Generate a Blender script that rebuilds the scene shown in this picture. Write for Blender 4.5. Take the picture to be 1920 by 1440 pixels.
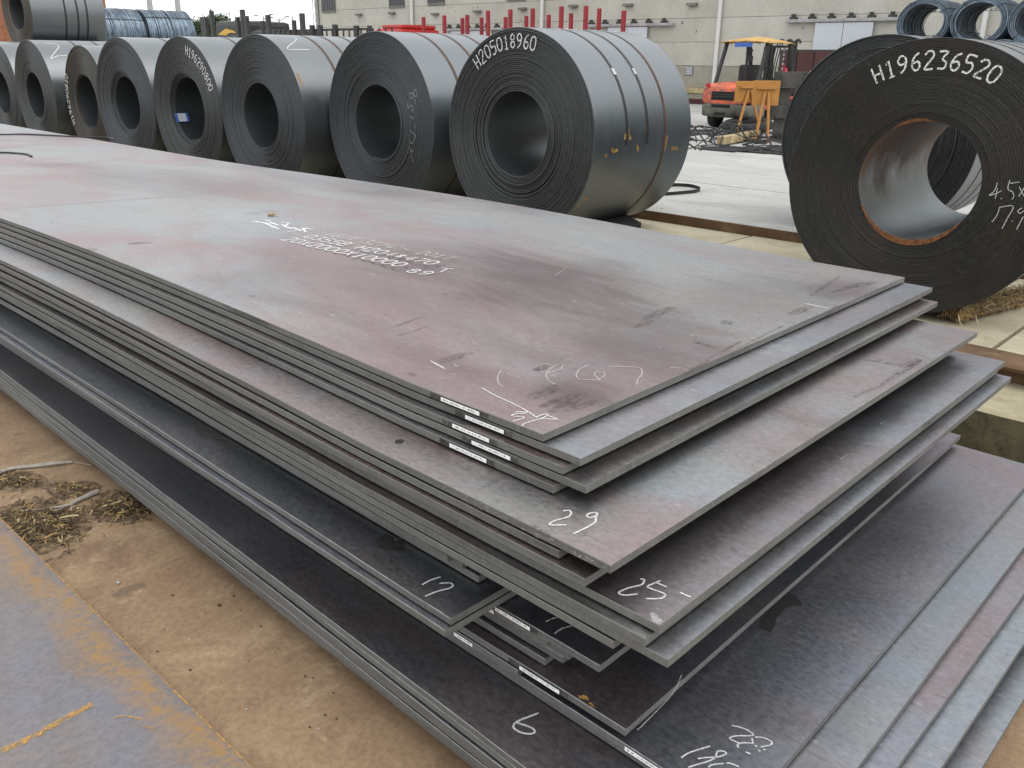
import bpy, bmesh, math, random
from mathutils import Vector, Matrix, noise
random.seed(7)
scn = bpy.context.scene
COL = scn.collection
for o in list(bpy.data.objects): bpy.data.objects.remove(o)

# ------------------------------------------------------------------ camera
CAMZ = 1.60
FPX = 1607.93                      # focal length in pixels of the 1920 px wide photograph
RM = Matrix(((0.72241201, 0.25294426, -0.64353717),
             (0.69138191, -0.24999358, 0.67786007),
             (0.01058065, -0.93462421, -0.35547945)))   # image axes (right, down, forward) -> world
cam = bpy.data.cameras.new('camera'); camo = bpy.data.objects.new('camera', cam); COL.objects.link(camo)
cam.sensor_width = 36; cam.lens = 36*FPX/1920; cam.clip_end = 2000; cam.clip_start = .05
r_, u_, b_ = RM@Vector((1,0,0)), RM@Vector((0,-1,0)), RM@Vector((0,0,-1))
camo.matrix_world = Matrix(((r_.x,u_.x,b_.x,0),(r_.y,u_.y,b_.y,0),(r_.z,u_.z,b_.z,CAMZ),(0,0,0,1)))
scn.camera = camo
# ------------------------------------------------------------------ overcast sky and soft sun
SUN_EL, SUN_AZ = math.radians(62), math.radians(80)     # azimuth measured from +Y towards +X
w = bpy.data.worlds.new('World'); scn.world = w; w.use_nodes = True
nt = w.node_tree; nt.nodes.clear()
sky = nt.nodes.new('ShaderNodeTexSky'); sky.sky_type = 'NISHITA'; sky.sun_disc = False
sky.sun_elevation = SUN_EL; sky.sun_rotation = SUN_AZ; sky.dust_density = 4; sky.air_density = 1
hs = nt.nodes.new('ShaderNodeHueSaturation'); hs.inputs['Saturation'].default_value = .18
mixw = nt.nodes.new('ShaderNodeMix'); mixw.data_type = 'RGBA'; mixw.inputs['Factor'].default_value = .72
mixw.inputs['B'].default_value = (9.4, 9.7, 10.0, 1)                     # even cloud layer
bg = nt.nodes.new('ShaderNodeBackground'); bg.inputs['Strength'].default_value = .15
wo = nt.nodes.new('ShaderNodeOutputWorld')
nt.links.new(sky.outputs[0], hs.inputs['Color']); nt.links.new(hs.outputs[0], mixw.inputs['A'])
nt.links.new(mixw.outputs['Result'], bg.inputs[0]); nt.links.new(bg.outputs[0], wo.inputs[0])
sl = bpy.data.lights.new('sun', 'SUN'); sl.energy = .6; sl.angle = math.radians(50); sl.color = (1,.97,.92)
so = bpy.data.objects.new('sun', sl); COL.objects.link(so)
sd = Vector((math.sin(SUN_AZ)*math.cos(SUN_EL), math.cos(SUN_AZ)*math.cos(SUN_EL), math.sin(SUN_EL)))
so.rotation_euler = sd.to_track_quat('Z','Y').to_euler(); so.location = (20,20,30)
scn.view_settings.view_transform = 'Standard'; scn.view_settings.look = 'None'
scn.view_settings.exposure = 0.48; scn.view_settings.gamma = 1

# ------------------------------------------------------------------ pixel -> place helpers
CP = Vector((0,0,CAMZ))
def ray(px, py): return RM@Vector((px-960, py-720, FPX))
def on_z(px, py, z):
    d = ray(px,py); return CP + d*((z-CAMZ)/d.z)
def on_y(px, py, y):
    d = ray(px,py); return CP + d*(y/d.y)
def xat(px, y): return on_y(px, 105, y).x
def proj(P):
    q = RM.transposed()@(Vector(P)-CP); return 960+q.x/q.z*FPX, 720+q.y/q.z*FPX

# ------------------------------------------------------------------ materials
class NT:
    def __init__(s, name):
        s.m = bpy.data.materials.new(name); s.m.use_nodes = True; s.t = s.m.node_tree
        s.n = s.t.nodes; s.b = s.n['Principled BSDF']; s.out = s.n['Material Output']; s._co = None
    def link(s, a, b): s.t.links.new(a, b)
    def co(s):
        if s._co is None:
            tc = s.n.new('ShaderNodeTexCoord'); oi = s.n.new('ShaderNodeObjectInfo')
            mu = s.n.new('ShaderNodeMath'); mu.operation = 'MULTIPLY'; mu.inputs[1].default_value = 37.0
            cb = s.n.new('ShaderNodeCombineXYZ'); ad = s.n.new('ShaderNodeVectorMath'); ad.operation = 'ADD'
            s.link(oi.outputs['Random'], mu.inputs[0])
            for k in range(3): s.link(mu.outputs[0], cb.inputs[k])
            s.link(tc.outputs['Object'], ad.inputs[0]); s.link(cb.outputs[0], ad.inputs[1])
            s._co = ad.outputs[0]; s.oi = oi; s.tc = tc
        return s._co
    def noise(s, scale, detail=5, rough=.55, st=(1,1,1), dist=0, rot=(0,0,0)):
        mp = s.n.new('ShaderNodeMapping'); mp.inputs['Scale'].default_value = st; mp.inputs['Rotation'].default_value = rot
        s.link(s.co(), mp.inputs[0]); t = s.n.new('ShaderNodeTexNoise')
        t.inputs['Scale'].default_value = scale; t.inputs['Detail'].default_value = detail
        t.inputs['Roughness'].default_value = rough; t.inputs['Distortion'].default_value = dist
        s.link(mp.outputs[0], t.inputs['Vector']); return t.outputs['Fac']
    def ramp(s, fac, stops):
        r = s.n.new('ShaderNodeValToRGB'); e = r.color_ramp.elements
        while len(e) < len(stops): e.new(.5)
        for k, (p, c) in enumerate(stops):
            e[k].position = p; e[k].color = (*c, 1) if not isinstance(c, (int,float)) else (c,c,c,1)
        s.link(fac, r.inputs[0]); return r.outputs[0]
    def mix(s, fac, a, b, mode='MIX'):
        m = s.n.new('ShaderNodeMix'); m.data_type = 'RGBA'; m.blend_type = mode
        for sock, v in ((m.inputs['Factor'], fac), (m.inputs['A'], a), (m.inputs['B'], b)):
            if isinstance(v, (int,float)): sock.default_value = v if sock.type == 'VALUE' else (v,v,v,1)
            elif isinstance(v, tuple): sock.default_value = (*v,1)
            else: s.link(v, sock)
        return m.outputs['Result']
    def math(s, op, a, b=0.0):
        m = s.n.new('ShaderNodeMath'); m.operation = op
        for k, v in ((0,a),(1,b)):
            if isinstance(v,(int,float)): m.inputs[k].default_value = v
            else: s.link(v, m.inputs[k])
        return m.outputs[0]
    def set(s, color=None, rough=None, metal=None, spec=None):
        for nm, v in (('Base Color',color),('Roughness',rough),('Metallic',metal),('Specular IOR Level',spec)):
            if v is None: continue
            if isinstance(v,(int,float)): s.b.inputs[nm].default_value = v
            elif isinstance(v, tuple): s.b.inputs[nm].default_value = (*v,1)
            else: s.link(v, s.b.inputs[nm])
    def bump(s, h, strength=.2, dist=.01):
        b = s.n.new('ShaderNodeBump'); b.inputs['Strength'].default_value = strength; b.inputs['Distance'].default_value = dist
        s.link(h, b.inputs['Height']); s.link(b.outputs[0], s.b.inputs['Normal'])

def m_plain(name, col, rough=.6, metal=0, var=.25, scale=6, dirt=None, dscale=3, bump=.1):
    k = NT(name); col = tuple(x*.76 for x in col); dirt = tuple(x*.76 for x in dirt) if dirt else None
    n1 = k.noise(scale, 6); n2 = k.noise(dscale, 6, .65)
    c = k.mix(k.ramp(n1, [(.3,0),(.7,1)]), tuple(x*(1-var) for x in col), tuple(min(1,x*(1+var)) for x in col))
    if dirt: c = k.mix(k.ramp(n2, [(.52,0),(.66,1)]), c, dirt)
    k.set(c, rough, metal); k.bump(k.noise(scale*12,4), bump, .004)
    return k.m

def m_mill(name, blue, grey, mauve, deep, pale, stains=(), mt=0.0, ro=0.0):
    """hot-rolled mill scale: blue-grey oxide with mauve clouds, grain and flecks along the rolling direction"""
    k = NT(name); k.co()
    n1 = k.noise(1.1, 8, .62, (.75,1.2,1), .6); n2 = k.noise(2.0, 7, .62, (.6,1.1,1), .4); n4 = k.noise(.8, 7, .62, (.7,1.2,1), .6); n3 = k.noise(3.2, 7, .68, (.5,2.2,1), .6)
    bias = k.math('MULTIPLY', k.math('SUBTRACT', k.oi.outputs['Random'], .5), .16)
    c = k.mix(k.ramp(n2, [(.40,0),(.60,1)]), blue, grey)
    c = k.mix(k.ramp(k.math('ADD', n1, bias), [(.42+mt,0),(.60+mt,.9)]), c, mauve)
    c = k.mix(k.ramp(n3, [(.52,0),(.70,.5)]), c, mauve)
    c = k.mix(k.ramp(n4, [(.56,0),(.76,.7)]), c, deep)
    if stains:                                    # broad maroon bruises of the scale, each with its own place on the sheet
        sx = k.n.new('ShaderNodeSeparateXYZ'); k.link(k.tc.outputs['Object'], sx.inputs[0]); tot = None
        for (x, y, rx, ry, amt) in stains:
            d = k.math('ADD', k.math('POWER', k.math('MULTIPLY', k.math('SUBTRACT', sx.outputs[0], x), 1/rx), 2), k.math('POWER', k.math('MULTIPLY', k.math('SUBTRACT', sx.outputs[1], y), 1/ry), 2))
            d = k.math('ADD', d, k.math('MULTIPLY', k.math('SUBTRACT', n3, .5), 3.2))
            mr = k.n.new('ShaderNodeMapRange'); mr.interpolation_type = 'SMOOTHSTEP'; mr.inputs['From Min'].default_value = 1.5; mr.inputs['From Max'].default_value = -.4; mr.inputs['To Max'].default_value = amt
            k.link(d, mr.inputs['Value']); tot = mr.outputs[0] if tot is None else k.math('MAXIMUM', tot, mr.outputs[0])
        c = k.mix(tot, c, deep)
    g1 = k.noise(70, 5, .78, (.75,1.1,1)); c = k.mix(1.0, c, k.ramp(g1, [(.30,.74),(.52,1.0),(.75,1.22)]), 'MULTIPLY')
    f1 = k.noise(20, 6, .78, (.55,1.4,1), .4); c = k.mix(k.ramp(f1, [(.60,0),(.72,.55)]), c, tuple(x*.7 for x in deep))
    f2 = k.noise(42, 3, .6, (.5,1.6,1)); c = k.mix(k.ramp(f2, [(.67,0),(.74,.6)]), c, pale)
    f3 = k.noise(8, 2, .5, (.12,30,1)); c = k.mix(k.ramp(f3, [(.66,0),(.72,.20)]), c, pale)
    sc = k.noise(4.2, 6, .78, (6.0,.6,1), .3); c = k.mix(k.ramp(sc, [(.64,0),(.76,.5)]), c, tuple(x*.5 for x in deep))
    k.set(c, k.ramp(k.mix(.5, n2, g1), [(.3,.34+ro),(.7,.52+ro)]), 1.0)
    k.bump(g1, .09, .003)
    return k.m

def m_edge(name, col=(.128,.128,.117)):
    k = NT(name)
    n1 = k.noise(5, 6, .6, (.5,1,6)); n2 = k.noise(90, 3, .6, (1,1,.15)); n3 = k.noise(2.2, 5, .7, (.7,1,3))
    c = k.mix(k.ramp(n1, [(.3,0),(.7,1)]), tuple(x*.72 for x in col), tuple(x*1.28 for x in col))
    c = k.mix(k.ramp(n2, [(.45,0),(.75,.35)]), c, tuple(x*1.7 for x in col))
    c = k.mix(k.ramp(n3, [(.60,0),(.70,.75)]), c, (.042,.042,.038))
    k.set(c, .62, .25); k.bump(n2, .25, .003)
    return k.m

def m_coilface(name, col, rust=0.0, fine=260):
    k = NT(name)
    tc = k.co(); sx = k.n.new('ShaderNodeSeparateXYZ'); k.link(k.tc.outputs['Object'], sx.inputs[0])
    r = k.math('SQRT', k.math('ADD', k.math('POWER', sx.outputs[0], 2), k.math('POWER', sx.outputs[2], 2)))
    cb = k.n.new('ShaderNodeCombineXYZ'); k.link(r, cb.inputs[0]); nz = k.n.new('ShaderNodeTexNoise')
    nz.inputs['Scale'].default_value = fine; nz.inputs['Detail'].default_value = 2; k.link(cb.outputs[0], nz.inputs['Vector'])
    lap = nz.outputs['Fac']
    sp = k.noise(34, 4, .72); big = k.noise(2.4, 5, .6)
    c = k.mix(k.ramp(lap, [(.3,0),(.7,1)]), tuple(x*.68 for x in col), tuple(x*1.32 for x in col))
    c = k.mix(k.ramp(big, [(.35,.35),(.65,0)]), c, tuple(x*.5 for x in col))
    c = k.mix(k.ramp(sp, [(.54,0),(.70,.55)]), c, tuple(x*2.3 for x in col))
    if rust:
        rn = k.noise(3.0, 6, .7)
        c = k.mix(k.ramp(rn, [(.45,0),(.70,rust)]), c, (.085,.042,.016))
    k.set(c, k.ramp(sp, [(.3,.42),(.7,.62)]), .35); k.bump(k.mix(.6, lap, sp), .22, .003)
    return k.m

def m_coilouter(name, tint=(.026,.034,.040), rust=.5, ior=2.3, metal=0.0, streak=.25, top_brown=0.0):
    k = NT(name)
    n1 = k.noise(1.6, 6, .6, (1,.5,1)); n2 = k.noise(4.5, 6, .65, (1,1.5,1)); st = k.noise(5, 3, .5, (.25,3.0,.25))
    c = k.mix(k.ramp(n1, [(.35,0),(.65,1)]), tuple(x*.72 for x in tint), tint)
    c = k.mix(k.ramp(st, [(.42,streak),(.55,0)]), c, tuple(min(1,x*1.45) for x in tint))
    c = k.mix(k.ramp(n2, [(.58,0),(.72,.4)]), c, tuple(x*.45 for x in tint))
    rn = k.noise(5.5, 7, .72, (1,.7,1)); fac = k.ramp(rn, [(.655,0),(.70,rust)])
    if top_brown:  # surface turns browner and rougher towards the top, along a wandering border
        sx = k.n.new('ShaderNodeSeparateXYZ'); k.link(k.tc.outputs['Object'], sx.inputs[0])
        mr = k.n.new('ShaderNodeMapRange'); mr.inputs['From Min'].default_value = -.10; mr.inputs['From Max'].default_value = .12; mr.inputs['To Max'].default_value = top_brown
        k.link(k.math('ADD', sx.outputs[2], k.math('MULTIPLY', k.math('SUBTRACT', n2, .5), .5)), mr.inputs['Value']); fac = k.math('MAXIMUM', fac, mr.outputs[0])
    c = k.mix(fac, c, (.13,.058,.022))
    k.set(c, k.mix(fac, k.ramp(n1, [(.3,.28),(.7,.42)]), .7), k.mix(fac, metal, 0.0))
    k.b.inputs['IOR'].default_value = ior; k.b.inputs['Specular Tint'].default_value = (.94,.985,1.0,1)
    k.bump(n2, .04, .004)
    return k.m

def m_concrete(name, a, b, stain, scale=1.0, rough=.85, speck=(.04,.035,.03), crack=True):
    k = NT(name); a, b, stain, speck = (tuple(x*.75 for x in q) for q in (a, b, stain, speck))
    n1 = k.noise(.55*scale, 8, .62, (1,1,1), .3); n2 = k.noise(2.1*scale, 8, .68); n3 = k.noise(38*scale, 4, .6); n4 = k.noise(.9*scale, 6, .7, (1,2.2,1), .6)
    c = k.mix(k.ramp(n1, [(.36,0),(.64,1)]), a, b)
    c = k.mix(k.ramp(n2, [(.50,0),(.72,.7)]), c, stain)
    c = k.mix(k.ramp(n4, [(.40,.45),(.52,0)]), c, tuple(min(1,x*1.18) for x in b))
    c = k.mix(k.ramp(n3, [(.35,.28),(.55,0)]), c, tuple(x*.72 for x in a))
    n5 = k.noise(14*scale, 2, .4); c = k.mix(k.ramp(n5, [(.735,0),(.76,.8)]), c, speck)
    if crack:
        vo = k.n.new('ShaderNodeTexVoronoi'); vo.feature = 'DISTANCE_TO_EDGE'; vo.inputs['Scale'].default_value = .22*scale
        dn = k.n.new('ShaderNodeVectorMath'); dn.operation = 'ADD'; nn = k.n.new('ShaderNodeTexNoise'); nn.inputs['Scale'].default_value = 1.5
        k.link(k.co(), nn.inputs['Vector']); k.link(k.co(), dn.inputs[0]); k.link(nn.outputs['Color'], dn.inputs[1]); k.link(dn.outputs[0], vo.inputs['Vector'])
        c = k.mix(k.ramp(vo.outputs['Distance'], [(.0,.65),(.006,0)]), c, tuple(x*.35 for x in a))
    k.set(c, rough, 0); k.bump(k.mix(.5, n3, n2), .35, .006)
    return k.m

def m_chalk(name, col=(.66,.66,.64), thr=(.36,.50), scale=260, amax=1.0, st=(1,1,1), det=3):
    k = NT(name); n = k.noise(scale, det, .7, st)
    tr = k.n.new('ShaderNodeBsdfTransparent'); mx = k.n.new('ShaderNodeMixShader')
    k.set(col, .9, 0); k.link(k.ramp(n, [(thr[0],0),(thr[1],amax)]), mx.inputs[0])
    k.link(tr.outputs[0], mx.inputs[1]); k.link(k.b.outputs[0], mx.inputs[2]); k.link(mx.outputs[0], k.out.inputs[0])
    return k.m

def m_sticker(name):
    k = NT(name); tc = k.co()
    sx = k.n.new('ShaderNodeSeparateXYZ'); k.link(k.tc.outputs['Generated'], sx.inputs[0])
    band = k.math('MULTIPLY', k.math('GREATER_THAN', sx.outputs[2], .3), k.math('LESS_THAN', sx.outputs[2], .74))
    inx = k.math('MULTIPLY', k.math('GREATER_THAN', sx.outputs[0], .05), k.math('LESS_THAN', sx.outputs[0], .90))
    n = k.noise(330, 1, .4, (1,1,.5)); ink = k.math('MULTIPLY', k.math('MULTIPLY', band, inx), k.math('GREATER_THAN', n, .5))
    k.set(k.mix(ink, (.80,.80,.78), (.25,.25,.25)), .5, 0)
    return k.m

M = {}
_c = dict(blue=(.275,.293,.305), grey=(.29,.278,.262), mauve=(.275,.200,.195), deep=(.105,.068,.067), pale=(.44,.435,.42))
def _loc(px, py): P = on_z(px, py, CAMZ-.74); return P.x+1.087, P.y-1.241
def _st(px, py, rx, ry, amt): x, y = _loc(px, py); return (x, y, rx, ry, amt)
M['mill'] = m_mill('mill_scale_grey', **_c)
M['mill_top'] = m_mill('mill_scale_bruised', **dict(_c, mauve=(.268,.188,.184), blue=(.268,.278,.285)), mt=-.05, stains=[_st(840,505,.50,.34,.75),_st(1010,530,.60,.38,.9),_st(1180,590,.40,.22,.6),_st(700,360,.9,.35,.45),_st(330,345,1.2,.4,.5),_st(1230,650,.3,.25,.55),_st(620,520,.9,.35,.35),_st(1400,560,.3,.4,.4),_st(1085,735,.12,.10,.75),_st(1570,545,.12,.22,.6),_st(1250,590,.10,.2,.5)])
M['mill_blue'] = m_mill('mill_scale_blue', (.235,.258,.285), (.265,.268,.275), (.235,.198,.202), (.095,.082,.088), (.40,.41,.42), mt=.06)
M['mill_low'] = m_mill('mill_scale_dark', (.228,.246,.282), (.252,.246,.262), (.245,.196,.200), (.150,.098,.082), (.38,.39,.40), mt=.10, ro=.045)
M['edge'] = m_edge('flame_cut_edge')
M['edge_low'] = m_edge('flame_cut_edge_dark', (.122,.122,.116))
M['worn'] = m_plain('worn_bright_edge', (.30,.30,.295), .45, .6, .35, 40)
M['chalk'] = m_chalk('white_chalk', thr=(.40,.56), scale=800)
M['chalk_faint'] = m_chalk('faint_chalk', (.66,.65,.62), (.42,.64), 700, .75)
M['spray'] = m_chalk('white_spray_paint', (.72,.72,.70), (.40,.50), 150)
M['damp'] = m_chalk('damp_edge_patch', (.02,.02,.018), (.36,.58), 30, .32, (1,1,1), 5)
M['dirt'] = m_chalk('ground_dirt', (.085,.055,.030), (.40,.66), 38, .75, (1,1,1), 6)
M['scuff'] = m_chalk('dark_scuff', (.05,.03,.03), (.40,.75), 130, .58, (1,.30,1), 6)
M['wet'] = m_chalk('dark_wet_patch', (.010,.010,.010), (.30,.42), 26, .80, (1,1,1), 5)
M['sticker'] = m_sticker('printed_sticker')
M['face_dark'] = m_coilface('coil_edge_grey', (.046,.049,.050))
M['face_blue'] = m_coilface('coil_edge_bluish', (.048,.053,.058))
M['face_olive'] = m_coilface('coil_edge_olive', (.046,.043,.036), .35)
M['face_brown'] = m_coilface('coil_edge_brown', (.031,.030,.027), .22, 330)
M['coil_out'] = m_coilouter('coil_outer_scale')
M['coil_out2'] = m_coilouter('coil_outer_clean', (.032,.036,.039), .45)
M['coil_in'] = m_coilouter('coil_bore_scale', (.034,.037,.040), .0, 1.95, 0, .05)
M['coil_in_rust'] = m_coilouter('coil_bore_rusty', (.27,.285,.295), .9, 1.8, .9, .0, .95)
M['strap'] = m_plain('rusty_strap', (.10,.055,.035), .6, .3)
M['strap_dark'] = m_plain('dark_strap', (.035,.035,.035), .5, .4)
M['strap_bright'] = m_plain('bright_buckle', (.55,.55,.55), .35, .9)
M['yard'] = m_concrete('yard_concrete', (.41,.405,.375), (.51,.505,.48), (.28,.27,.245), .8, speck=(.12,.11,.1), crack=False)
M['slab'] = m_concrete('tan_slab', (.42,.37,.25), (.52,.46,.33), (.33,.28,.18), 1.6, crack=False)
M['brown'] = m_concrete('brown_dusty_concrete', (.235,.145,.075), (.37,.245,.135), (.18,.105,.055), 1.9, speck=(.05,.035,.02), crack=False)
def m_ground():
    k = NT('brown_dusty_ground'); k.co()
    n1 = k.noise(1.0, 9, .66, (1,1,1), .6); n2 = k.noise(3.6, 9, .72, (1,1,1), .5); n3 = k.noise(60, 5, .7); n4 = k.noise(2.2, 8, .70, (1.4,.8,1), 1.0); n5 = k.noise(9, 8, .75, (1,1,1), .6)
    c = k.mix(k.ramp(n1, [(.38,0),(.62,1)]), (.178,.105,.058), (.255,.170,.096))
    c = k.mix(k.ramp(n4, [(.50,0),(.64,.75)]), c, (.315,.225,.130))
    c = k.mix(k.ramp(n2, [(.53,0),(.68,.7)]), c, (.130,.074,.042))
    c = k.mix(k.ramp(n5, [(.56,0),(.68,.55)]), c, (.36,.27,.165))
    c = k.mix(1.0, c, k.ramp(n3, [(.30,.74),(.52,1.0),(.74,1.2)]), 'MULTIPLY')
    sp = k.noise(5, 3, .5, (1,1,1)); c = k.mix(k.ramp(sp, [(.70,0),(.73,.55)]), c, (.085,.055,.035))
    k.set(c, .82, 0); k.bump(k.mix(.5, n3, n5), .3, .005); return k.m
M['ground'] = m_ground()
M['moss'] = m_concrete('mossy_concrete', (.085,.075,.04), (.21,.175,.095), (.035,.033,.02), 9, crack=False)
M['ledge'] = m_concrete('broken_ledge', (.36,.31,.19), (.46,.41,.27), (.20,.16,.09), 3, crack=False)
M['earth'] = m_concrete('dark_earth', (.06,.05,.032), (.10,.085,.05), (.03,.025,.016), 2, crack=False)
M['rustbeam'] = m_plain('rusty_beam', (.15,.085,.042), .75, .1, .35, 4, (.27,.19,.10), 3, .2)
M['wall'] = m_concrete('wall_concrete', (.54,.515,.44), (.62,.595,.52), (.47,.43,.35), .5, crack=False)
M['wall_low'] = m_concrete('wall_plinth', (.36,.335,.265), (.43,.40,.33), (.30,.265,.20), .5, crack=False)
M['white_sheet'] = m_plain('white_sheet_metal', (.66,.69,.72), .45, 0, .04, 2, None, 3, .02)
M['grey_metal'] = m_plain('grey_metal', (.42,.41,.40), .5, .3)
M['white_pvc'] = m_plain('white_pipe', (.78,.77,.74), .5, 0, .04)
M['black'] = m_plain('black_paint', (.018,.018,.018), .55, 0)
M['rubber'] = m_plain('black_rubber', (.022,.022,.021), .8, 0, .3, 20)
M['darksteel'] = m_plain('dark_steel', (.05,.05,.048), .55, .2)
M['dark'] = m_plain('dark_opening', (.012,.012,.012), .9)
M['forkred'] = m_plain('worn_red_paint', (.66,.125,.055), .55, 0, .25, 5, (.20,.09,.06), 6)
M['forkgrey'] = m_plain('worn_grey_paint', (.17,.165,.14), .7, 0, .3, 8, (.09,.08,.06), 5)
M['canopy'] = m_plain('yellow_canopy', (.60,.37,.12), .85, 0, .22, 7, (.40,.24,.08), 5)
M['red'] = m_plain('red_enamel', (.34,.022,.030), .6, 0, .2, 6, (.20,.03,.03), 4)
M['truckred'] = m_plain('truck_red_paint', (.50,.03,.025), .35, 0, .1)
M['extred'] = m_plain('extinguisher_red', (.45,.02,.05), .4)
M['orange'] = m_plain('orange_board', (.50,.225,.045), .7, 0, .08)
M['yellow'] = m_plain('yellow_sign', (.70,.58,.02), .6, 0, .06)
M['timber'] = m_plain('weathered_timber', (.085,.080,.070), .9, 0, .35, 8, (.04,.038,.034), 5, .4)
M['wood'] = m_plain('pale_timber', (.50,.40,.22), .85, 0, .25, 6, (.30,.22,.10), 4, .3)
M['maroon'] = m_plain('maroon_sheet', (.075,.018,.015), .6, 0, .25, 3)
M['wire'] = m_plain('wire_rod', (.20,.25,.30), .36, .85, .35, 9, None, 3, .1)
M['straw'] = m_plain('dry_straw', (.36,.235,.09), .9, 0, .5, 30)
M['straw_pale'] = m_plain('pale_straw', (.48,.38,.20), .9, 0, .3, 30)
M['litter'] = m_plain('dry_leaf_litter', (.085,.055,.028), .95, 0, .5, 30)
M['stick'] = m_plain('bleached_stick', (.42,.38,.33), .85, 0, .25, 30)
M['leaf'] = m_plain('foliage', (.055,.085,.035), .7, 0, .45, .8)
M['bark'] = m_plain('bark', (.09,.07,.05), .9)
M['blue'] = m_plain('blue_label', (.05,.14,.50), .5)
M['paper'] = m_plain('label_paper', (.62,.66,.72), .6)
M['glass'] = m_plain('dark_glass', (.02,.024,.028), .12)
M['gold'] = m_plain('gold_print', (.75,.42,.05), .5)
M['brickred'] = m_plain('brick_wall', (.30,.12,.06), .9)
M['winframe'] = m_plain('window_shutter', (.20,.19,.16), .7)
def m_rustplate():
    k = NT('rust_bloomed_plate'); k.co()
    n1 = k.noise(1.9, 8, .66, (1,1,1), .5); n2 = k.noise(3.4, 8, .7, (1,1.2,1), .4); g = k.noise(85, 5, .75, (1,.7,1)); g2 = k.noise(26, 6, .75)
    c = k.mix(k.ramp(n1, [(.38,0),(.62,1)]), (.155,.150,.166), (.178,.140,.120))
    c = k.mix(k.ramp(n2, [(.50,0),(.70,.55)]), c, (.125,.105,.10))
    c = k.mix(1.0, c, k.ramp(g, [(.3,.75),(.7,1.22)]), 'MULTIPLY')
    sx = k.n.new('ShaderNodeSeparateXYZ'); k.link(k.tc.outputs['Object'], sx.inputs[0])
    d = k.math('ADD', sx.outputs[1], k.math('MULTIPLY', k.math('SUBTRACT', n2, .5), .20))      # distance in from the cut edge, wandering
    band = k.ramp(k.math('MULTIPLY', d, -4.0), [(-.0,.15),(.06,.25),(.20,1.0),(.34,.75),(.62,0)])
    fac = k.math('MULTIPLY', band, k.ramp(k.mix(.5, g, g2), [(.40,.10),(.60,1)]))
    c = k.mix(fac, c, (.30,.165,.042))
    n6 = k.noise(5, 7, .78, (1,1.6,1)); c = k.mix(k.ramp(n6, [(.66,0),(.74,.6)]), c, (.28,.155,.045))
    ln = k.math('GREATER_THAN', d, -.002); 
    k.set(c, .55, .25); k.bump(g, .14, .003); return k.m
M['rustplate'] = m_rustplate()
M['boreust'] = m_chalk('bore_rust', (.20,.075,.022), (.30,.55), 40, .85, (1,1,1), 6)
M['rustmark'] = m_chalk('orange_rust_streak', (.42,.235,.06), (.38,.60), 70, .9, (1,1,1), 6)

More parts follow.
